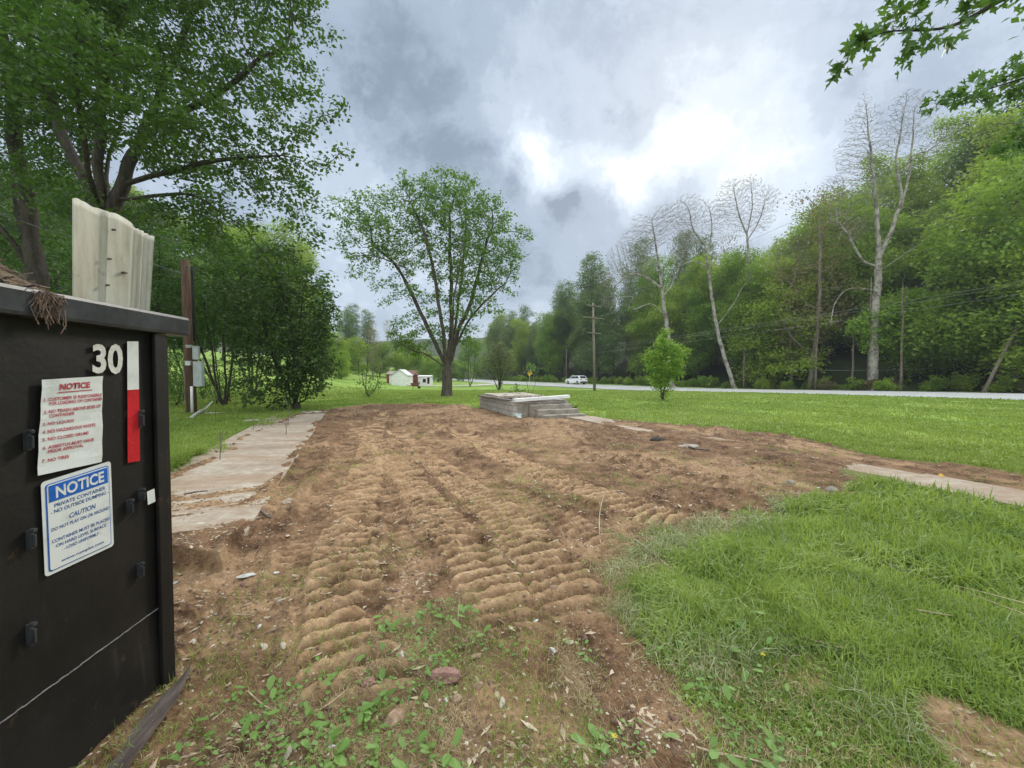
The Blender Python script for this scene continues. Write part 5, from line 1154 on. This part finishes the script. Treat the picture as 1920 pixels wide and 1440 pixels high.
# ------------------------------------------------------------------ car
cx_, cy_ = 12.3, 74.0; hd = math.atan2(.875, -.485); ce = thing('suv_car', 'white suv driving away along the road', 'car', (cx_, cy_, rz(cx_, cy_)+.01), hd)
CARW = worn('car_paint', (.70, .71, .72), (.76, .77, .78), 1, .25, .0, .001, spec=.6); GLS = worn('car_glass', (.02, .03, .035), (.04, .05, .055), 1, .1, 0, .001, spec=.7); TYR = worn('tyre', (.015, .015, .015), (.03, .03, .03), 9, .9); RIM = worn('rim', (.4, .4, .41), (.5, .5, .5), 9, .35, metal=.7); TAIL = worn('tail_lamp', (.35, .02, .02), (.45, .03, .02), 3, .3)
prof = [(-2.2, .35), (-2.27, .6), (-2.22, 1.0), (-2.08, 1.15), (-1.85, 1.58), (-1.5, 1.66), (0.2, 1.66), (.95, 1.12), (1.95, .98), (2.2, .82), (2.27, .5), (2.2, .3), (1.85, .28), (1.78, .55), (1.45, .72), (1.12, .55), (1.05, .26), (-1.0, .26), (-1.08, .55), (-1.4, .72), (-1.73, .55), (-1.8, .3)]
mb = MB(); n = len(prof); V = []
for yy, inset in ((-.9, 1), (-.84, 0), (.84, 0), (.9, 1)):
    for (x, z) in prof: V.append((x, yy*(1-.16*max(0, z-1.05)/.6), z))
Fs = [tuple(range(n))[::-1], tuple(range(3*n, 4*n))]+[(r_*n+i, r_*n+(i+1) % n, (r_+1)*n+(i+1) % n, (r_+1)*n+i) for r_ in range(3) for i in range(n)]
mb.add(V, Fs).build('body', CARW, ce, bevel=.02)
def wy(z): return .9*(1-.16*max(0, z-1.05)/.6)
for s_ in (-1, 1):
    for wx in ([(-1.75, 1.18), (-.75, 1.16), (-.75, 1.55), (-1.55, 1.55)], [(-.68, 1.16), (.25, 1.15), (.1, 1.55), (-.68, 1.55)], [(.32, 1.14), (.82, 1.13), (.2, 1.53), (.17, 1.53)]):
        MB().add([(x, s_*(wy(z)+.006), z) for x, z in wx]+[(x, s_*(wy(z)-.01), z) for x, z in wx], [(0, 1, 2, 3), (7, 6, 5, 4), (0, 4, 5, 1), (1, 5, 6, 2), (2, 6, 7, 3), (3, 7, 4, 0)]).build('side_window', GLS, ce)
    for wxx in (1.45, -1.4):
        wh = MB().tube([(wxx, s_*.68, .34), (wxx, s_*.9, .34)], .34, 20).build('wheel', TYR, ce); MB().tube([(wxx, s_*.88, .34), (wxx, s_*.912, .34)], .2, 14).build('rim', RIM, wh)
    MB().box(-2.25, -2.1, s_*.62-.15, s_*.62+.15, .88, 1.06).build('tail_lamp', TAIL, ce, bevel=.02); MB().box(2.1, 2.26, s_*.62-.15, s_*.62+.15, .68, .8).build('headlight', GLS, ce, bevel=.02)
MB().add([(-2.09, -.68, 1.18), (-2.09, .68, 1.18), (-1.88, .62, 1.55), (-1.88, -.62, 1.55), (-2.12, -.68, 1.18), (-2.12, .68, 1.18), (-1.91, .62, 1.56), (-1.91, -.62, 1.56)], [(0, 1, 2, 3), (7, 6, 5, 4), (0, 4, 5, 1), (1, 5, 6, 2), (2, 6, 7, 3), (3, 7, 4, 0)]).build('rear_window', GLS, ce)
MB().box(-2.31, -2.20, -.75, .75, .36, .58).build('bumper', DARKG, ce, bevel=.02)

# ------------------------------------------------------------------ overhanging maple, upper right
def leaf_shape():
    half = [(0, 0), (.10, .06), (.42, -.06), (.26, .16), (.52, .30), (.60, .52), (.30, .44), (.13, .46), (.24, .70), (.16, .78), (.10, .80), (0, 1.12)]
    pts = [(x, y) for x, y in half]+[(-x, y) for x, y in half[-2:0:-1]]
    return np.array(pts)
def maple_leaves(name, nodes, dirs, n_per, size, spread, rg, matl, parent):
    sh = leaf_shape(); k = len(sh); c = np.repeat(nodes, n_per, 0); dd_ = np.repeat(dirs, n_per, 0); n = len(c); c = c+rg.normal(size=(n, 3))*spread
    d = dd_*.8+rg.normal(size=(n, 3))*.55; d[:, 2] -= .5; d /= np.linalg.norm(d, axis=1)[:, None]; nn_ = rg.normal(size=(n, 3))*.45; nn_[:, 2] += .8; s = np.cross(d, nn_); s /= np.linalg.norm(s, axis=1)[:, None]; nz_ = np.cross(s, d)
    l = size*rg.uniform(.7, 1.15, n)[:, None, None]; V = c[:, None]+(s[:, None]*sh[None, :, :1]+d[:, None]*sh[None, :, 1:]+nz_[:, None]*(np.abs(sh[:, :1])*.25-(sh[:, 1:]**2)*.12)[None])*l
    cen = c[:, None]+d[:, None]*.3*l; V = np.concatenate([V, cen], 1).reshape(-1, 3); i = np.arange(k); f = np.stack([np.full(k, k), i, (i+1) % k], 1); Fs = (f[None]+(np.arange(n)*(k+1))[:, None, None]).reshape(-1, 3)
    return np_mesh(name, V, Fs, matl, parent, {'rnd': ('FACE', np.repeat(rg.random(n), k))})
L_OVER = leafmat('leaf_overhang', (.045, .11, .03), (.11, .21, .05), .45, 2, .0)
mt = np.array((7.6, 3.0, Hs(7.6, 3.0)-.1)); e = thing('maple_tree', 'maple standing out of view at the right whose leafy branches hang into the upper right', 'tree', tuple(mt))
limbs = [[mt, mt+np.array((0, 0, 2.5)), mt+np.array((-.2, .1, 5)), mt+np.array((-.3, .2, 8))],
         [mt+np.array((-.1, 0, 4.4)), P(2100, -90, 4.2), P(1900, -10, 4), P(1780, 50, 3.9), P(1660, 60, 3.8), P(1600, 95, 3.8)],
         [mt+np.array((-.1, 0, 4.0)), P(2150, 30, 5.5), P(1960, 130, 5.8), P(1860, 165, 6), P(1760, 200, 6.1)],
         [mt+np.array((-.1, 0, 3.6)), P(2100, 180, 6.5), P(1960, 240, 7), P(1900, 262, 7.2), P(1850, 275, 7.3)]]
N, par = limbs_nodes([[np.array(p)-mt for p in l] for l in limbs], .12)
def BB(z, *bl): return [(P(a_, c_, z)-mt, r_*z/F) for a_, c_, r_ in bl]
bls = BB(3.85, (1590, 95, 26), (1620, 65, 26), (1575, 125, 22), (1660, 55, 25), (1720, 45, 25), (1700, 15, 25), (1760, 60, 25), (1740, 90, 22), (1710, 95, 16), (1800, 20, 25), (1830, -10, 22), (1870, -20, 22), (1780, -20, 35), (1690, -15, 20), (1940, -40, 30))+BB(6, (1750, 195, 22), (1790, 185, 25), (1830, 165, 28), (1870, 150, 28), (1910, 130, 28), (1840, 190, 20), (1880, 180, 20), (1910, 170, 22), (1960, 120, 40))+BB(7.2, (1905, 245, 18), (1870, 270, 15), (1930, 225, 25), (1890, 285, 16), (1930, 265, 25), (1960, 260, 40))
rgm = np.random.default_rng(77); A_ = blob_pts(bls, 160, rgm); n0 = len(N); N, par = colonize(N, par, A_, .07, .9, .085, jit=.2, rg=rgm)
r_, kids = radii(N, par, .24, .0022, 2.6); r_ = np.where(np.arange(len(N)) > 62, r_*.32+.001, r_); branch_mesh('trunk', N, par, r_, BARKD, e, flare=1.3)
D_ = np.zeros_like(N); D_[1:] = N[1:]-N[par[1:]]; D_ /= np.maximum(np.linalg.norm(D_, axis=1), 1e-6)[:, None]
# small leaves at every new shoot
tipm = np.arange(len(N)) >= n0
maple_leaves('crown', N[tipm], D_[tipm], 3, .115, .05, rgm, L_OVER, e)
upb = [(mt*0+np.array((rgm.normal()*1.6+1.8, rgm.normal()*1.4-.5, 8+rgm.normal()*1.0)), 1.6) for _ in range(7)]
A_ = blob_pts(upb, 3, rgm); N2, p2 = limbs_nodes([[(0, 0, 4), (.5, -.3, 7), (1.2, -.5, 9)]], .3); N2, p2 = colonize(N2, p2, A_, .3, 3, .4, rg=rgm)
V, Fs, rn = leaves_at(N2, 5, .25, .13, rgm); np_mesh('upper_crown', V, Fs, L_OVER, e, {'rnd': ('FACE', rn)})
r2, _ = radii(N2, p2, .15, .006); branch_mesh('upper_limb', N2, p2, r2, BARKD, e, flare=0)

# ------------------------------------------------------------------ grass
def blades(name, n, rmin_, rmax_, seed, dens, h0, hv, wd0, matl, label, kind='stuff', lean=.5, curve=.5, angr=(-57, 57), bunch=0, hfun=None):
    rg = np.random.default_rng(seed); xs, ys = [], []; tot = 0
    while tot < n:
        m_ = min(n*2, 600000); ang = rg.uniform(*angr, m_)*math.pi/180; r = np.exp(rg.uniform(math.log(rmin_), math.log(rmax_), m_)); x = np.sin(ang)*r; y = np.cos(ang)*r
        if bunch: q_ = m_//bunch; x = np.repeat(x[:q_], bunch)+rg.normal(size=q_*bunch)*.018*np.repeat(r[:q_], bunch)**.6; y = np.repeat(y[:q_], bunch)+rg.normal(size=q_*bunch)*.018*np.repeat(r[:q_], bunch)**.6
        pr_ = dens(x, y); k_ = rg.random(len(x)) < pr_; xs.append(x[k_]); ys.append(y[k_]); tot += k_.sum()
        if k_.sum() < 50: break
    x = np.concatenate(xs)[:n]; y = np.concatenate(ys)[:n]; n = len(x); z = H(x, y)-.005; r = np.hypot(x, y)
    hf = hfun(x, y) if hfun is not None else 1.0
    hg = h0*(1+hv*(rg.random(n)-.5)*2)*hf*(.55+.9*fbm(x, y, 1.6, 3, seed+5)); w_ = wd0*rg.uniform(.6, 1.3, n)*np.maximum(1, r*.36)
    az = rg.uniform(0, 6.28, n)+2.5*(fbm(x, y, .7, 2, seed+9)-.5); ln_ = lean*rg.random(n)**.8*1.6; dx, dy = np.cos(az), np.sin(az)
    sa = az+math.pi/2+rg.normal(size=n)*.5; sx, sy = np.cos(sa)*w_*.5, np.sin(sa)*w_*.5
    def pt(f): a_ = ln_*(f*.5+curve*f*f); return x+dx*hg*np.sin(np.minimum(a_, 1.5))*f, y+dy*hg*np.sin(np.minimum(a_, 1.5))*f, z+hg*np.cos(np.minimum(a_, 1.5))*f
    R_ = []
    for f, ww in ((0, .8), (.55, 1.), (1, .12)):
        a_, b_, c_ = pt(f); R_ += [np.stack([a_-sx*ww, b_-sy*ww, c_], 1), np.stack([a_+sx*ww, b_+sy*ww, c_], 1)]
    V = np.stack(R_, 1).reshape(-1, 3); f = np.array([(0, 1, 3, 2), (2, 3, 5, 4)]); Fs = (f[None]+(np.arange(n)*6)[:, None, None]).reshape(-1, 4)
    return tag(np_mesh(name, V, Fs, matl, attrs={'rnd': ('FACE', np.repeat(rg.random(n), 2))}), label, 'grass', kind=kind)
lushp = [g(1500, 930), g(1640, 895), g(1920, 940), g(2300, 990), g(2300, 1330), g(1800, 1320), g(1640, 1340), g(1480, 1230), g(1230, 1250), g(1190, 1100), g(1400, 980)]
def masks(x, y):
    dirt, soil, wd_, S_, sm, _a, _b, wm = zones(x, y); tr = 0; dr, _, _ = sdline(x, y, ROAD); ddv, _, _ = sdline(x, y, DRIVE)
    ok = (1-soil)*(1-sm)*(1-wm)*(dr > RW+.8)*(ddv > 2)
    ddump = (x < -1.78) & (y < 2.0) & (x > -4.4); ok = ok*(~ddump)
    rel = Vv[0]*(x-po[0])+Vv[1]*(y-po[1]); rel2 = U[0]*(x-po[0])+U[1]*(y-po[1]); ok = ok*(~((rel > 0) & (rel < DW) & (rel2 > -1) & (rel2 < DD)))
    return ok, soil, wd_, sm, tr, wm
def d_near(x, y):
    ok, soil, wd_, sm, tr, wm = masks(x, y); thin = sst(fbm(x, y, 1.9, 3, 100), .30, .5)
    lu = sst(sdpoly(x, y, lushp), -.2, .3); left = (x < -2)
    bare_ = sst(fbm(x, y, 1.4, 4, 160), .50, .62)*(.9-.25*lu); return ok*np.clip((.2+.6*thin*(.4+.6*lu)+.3*lu)*(1-bare_)*(.35+.65*sst(sdpoly(x, y, dirt_poly)*-1, .0, .7)), 0, 1)
def h_near(x, y):
    lu = sst(sdpoly(x, y, lushp), -.3, .5); left = sst(-x, 2.2, 3.2)*sst(y, 2.5, 4)*(1-sst(y, 9, 13)); return .55+.65*lu+1.6*left
blades('grass', 185000, 1.25, 9, 1, d_near, .072, .7, .0055, GRASS, 'lush green grass around the bare soil', lean=1.15, bunch=6, hfun=h_near)
def d_long(x, y): ok = masks(x, y)[0]; lu = sst(sdpoly(x, y, lushp), -.1, .3); left = (x < -2.0)*(y < 9); return ok*np.maximum(lu, left)*sst(fbm(x, y, 1.2, 3, 140), .4, .6)
blades('long_grass', 34000, 1.4, 9, 2, d_long, .17, .4, .0055, GRASS, 'long bent grass tufts among the lawn beside the bare soil', lean=1.1, curve=.9, bunch=14, hfun=lambda x, y: 1+.3*(x < -2))
blades('tall_grass', 11000, 4.3, 9.5, 12, lambda x, y: masks(x, y)[0]*(x < -2.5), .27, .4, .004, GRASS, 'tall lush grass between the dumpster and the dirty slab', lean=.7, bunch=8, angr=(-46, -24))
def d_mid(x, y): ok = masks(x, y)[0]; return ok*np.clip(.55+.45*sst(fbm(x, y, .6, 3, 111), .35, .6), 0, 1)
blades('lawn_grass', 210000, 8, 46, 3, d_mid, .085, .4, .0038, GRASSY, 'short green lawn grass in front of the road', lean=.7, bunch=4)
def d_weedzone(x, y):
    ok, soil, wd_, sm, tr, wm = masks(x, y); pt_ = sst(fbm(x, y, 2.4, 3, 120), .42, .58)
    return wd_*pt_*.32+(soil > .5)*(1-wd_)*(1-sm)*.22*sst(fbm(x, y, 1.3, 3, 122), .55, .66)*(y < 12)
blades('sparse_grass', 17000, 1.25, 12, 4, d_weedzone, .05, .6, .0028, GRASS, 'sparse green grass pushed into the bare soil', lean=1.2, bunch=7)
def d_straw(x, y):
    ok, soil, wd_, sm, tr, wm = masks(x, y); pt_ = sst(fbm(x, y, 2.0, 3, 130), .42, .6); edge = np.exp(-(sdpoly(x, y, dirt_poly)/.35)**2)
    return np.clip(wd_*pt_*.8+.5*edge*pt_+.4*ok+.05*soil, 0, 1)
blades('dry_straw', 48000, 1.25, 9, 5, d_straw, .055, .6, .0022, STRAW, 'tan dead grass stems lying over the soil edge', lean=2.2, curve=.3, bunch=5)
blades('matted_hay', 8500, 1.4, 8, 6, lambda x, y: masks(x, y)[0]*(x > 0)*sst(fbm(x, y, 2.2, 3, 171), .40, .58), .13, .5, .0036, HAY, 'pale matted dry grass lying over the lawn beside the soil', lean=2.0, curve=.4, bunch=10)
def weeds(name, n, seed, dens, size, label, matl, rmin_=1.25, rmax_=8, hup=.05, long_=1.25):
    rg = np.random.default_rng(seed); m_ = n*5; ang = rg.uniform(-56, 56, m_)*math.pi/180; r = np.exp(rg.uniform(math.log(rmin_), math.log(rmax_), m_)); x = np.sin(ang)*r; y = np.cos(ang)*r; q_ = m_//5; x = np.repeat(x[:q_], 5)+rg.normal(size=q_*5)*.03; y = np.repeat(y[:q_], 5)+rg.normal(size=q_*5)*.03
    k_ = rg.random(len(x)) < dens(x, y); x, y = x[k_][:n], y[k_][:n]; n = len(x); r = np.hypot(x, y); z = H(x, y)+rg.uniform(.005, hup, n); s = size*rg.uniform(.35, 1.7, n)*(1+.10*r); az = rg.uniform(0, 6.28, n); el = rg.uniform(-.1, .7, n); dx, dy, dz = np.cos(az)*np.cos(el), np.sin(az)*np.cos(el), np.sin(el); sx, sy = -np.sin(az), np.cos(az)
    sh = np.array([(0, 0, 0), (.35, .30, .05), (.38, .75, .02), (0, 1, -.08), (-.38, .75, .02), (-.35, .30, .05)])
    V = np.stack([x[:, None]+s[:, None]*(sx[:, None]*sh[:, 0]+dx[:, None]*sh[:, 1]*long_), y[:, None]+s[:, None]*(sy[:, None]*sh[:, 0]+dy[:, None]*sh[:, 1]*long_), z[:, None]+s[:, None]*(dz[:, None]*sh[:, 1]*long_+sh[:, 2])], -1).reshape(-1, 3)
    f = np.array([(0, 1, 4, 5), (1, 2, 3, 4)]); Fs = (f[None]+(np.arange(n)*6)[:, None, None]).reshape(-1, 4)
    return tag(np_mesh(name, V, Fs, matl, attrs={'rnd': ('FACE', np.repeat(rg.random(n), 2))}), label, 'weeds', kind='stuff')
def d_w(x, y): ok, soil, wd_, sm, tr, wm = masks(x, y); return np.clip(wd_*sst(fbm(x, y, 1.7, 3, 150), .46, .60)*.45+ok*.35*sst(fbm(x, y, 1.1, 3, 151), .42, .58), 0, 1)
weeds('weeds', 8000, 7, d_w, .0125, 'small round-leaved weeds over the soil edge and grass', WEED)
weeds('broadleaf_weeds', 500, 8, lambda x, y: d_w(x, y)*(y < 2.6), .024, 'larger broad weed leaves in the near grass', WEED, rmax_=3, hup=.07, long_=1.7)
rgd = random.Random(4)
for i, (px, py, lab) in enumerate([(1415, 1027, 'single yellow dandelion in the grass, right of the soil edge'), (1878, 998, 'yellow dandelion in the long grass near the right edge'), (1152, 1408, 'yellow dandelion at the bottom, right of centre'), (1430, 1262, 'small yellow dandelion among round leaves')]):
    x, y = g(px, py); z = Hs(x, y); e = thing('dandelion', lab, 'flower', (x, y, z)); MB().tube([(0, 0, 0), (.005, 0, .07)], .0015, 4).build('stem', WEED, e)
    mb = MB()
    for j in range(14): a_ = j*.449*2; mb.add([(0, 0, .07), (math.cos(a_)*.011, math.sin(a_)*.011, .076+(j % 3)*.002), (math.cos(a_+.4)*.011, math.sin(a_+.4)*.011, .076+(j % 3)*.002)], [(0, 1, 2)])
    mb.build('flower_head', YEL, e)

# ------------------------------------------------------------------ labels that single out the repeated trees
bpy.context.view_layer.update()
LM = [(700, 'left of the shed'), (735, 'behind the white shed'), (790, 'right of the shed'), (850, 'behind the tall maple'), (905, 'right of the tall maple'), (965, 'above the round brownish tree'), (1010, 'beyond the road sign'), (1080, 'above the white car'), (1150, 'behind the crossarm pole'), (1215, 'left of the lawn sapling'), (1290, 'behind the lawn sapling'),
      (1350, 'right of the lawn sapling'), (1400, 'behind the leaning sycamore'), (1460, 'right of the brushy sycamore'), (1530, 'left of the small pinkish tree'), (1600, 'left of the tallest sycamore'), (1670, 'behind the tallest sycamore'), (1760, 'behind the lime maple'), (1840, 'right of the lime maple'), (1925, 'near the right edge'), (9999, 'past the right edge')]
ORD = ['first', 'second', 'third', 'fourth', 'fifth', 'sixth', 'seventh', 'eighth', 'ninth', 'tenth', 'eleventh', 'twelfth']
SHORT = {kinds['mid']: 'mid green tree', kinds['bright']: 'light green tree', kinds['pale']: 'tall pale green tree', kinds['bud']: 'brownish half-leafed tree', kinds['dark']: 'dark green tree'}
from collections import defaultdict
tops = [o for o in C.objects if o.parent is None and o.get('category') in ('tree', 'shrub') and o.location.y > 6]
cnt_ = defaultdict(list)
for o in tops: cnt_[o['label']].append(o)
new = defaultdict(list)
for lb, os_ in cnt_.items():
    if len(os_) < 2: continue
    for o in os_:
        px = 960+F*o.location.x/o.location.y; ph = next(t_ for a_, t_ in LM if px < a_) if px > 640 else 'left beyond the thicket'
        d_, s_, sg_2 = sdline(np.array([o.location.x]), np.array([o.location.y]), ROAD); off = float((d_*sg_2)[0])
        if lb in SHORT: row = 'at the wood front' if off < 17 else ('in the wood' if off < 29 else 'high on the slope'); base_ = SHORT[lb]+' '+row
        elif 'row behind' in lb or 'rising behind' in lb or 'behind the lawn' in lb or 'slope behind' in lb: base_ = lb.split(' tree')[0]+' tree behind the lawn'
        elif 'thin grey' in lb: base_ = 'thin bare trunk before the wood'
        else: base_ = lb.replace(' on the far verge of the road', ' on the verge')
        new[base_+', '+ph].append((px, o))
for lb, os_ in new.items():
    os_.sort(key=lambda q_: q_[0])
    for i, (px, o) in enumerate(os_): o['label'] = lb if len(os_) == 1 else (lb+', '+ORD[min(i, 11)]+' from left')

# ------------------------------------------------------------------ damp air
m = bpy.data.materials.new('haze'); m.use_nodes = True; t = NT(m.node_tree); t.n.clear(); t.out = t.node('ShaderNodeOutputMaterial')
pv = t.node('ShaderNodeVolumePrincipled', {'Color': (.82, .9, 1, 1), 'Density': .00045, 'Anisotropy': .2}); t.l.new(pv.outputs[0], t.out.inputs['Volume'])
tag(MB().box(-1500, 1500, -1500, 1500, -9, 90).build('haze', m), 'thin damp haze over the valley', 'haze', kind='stuff')
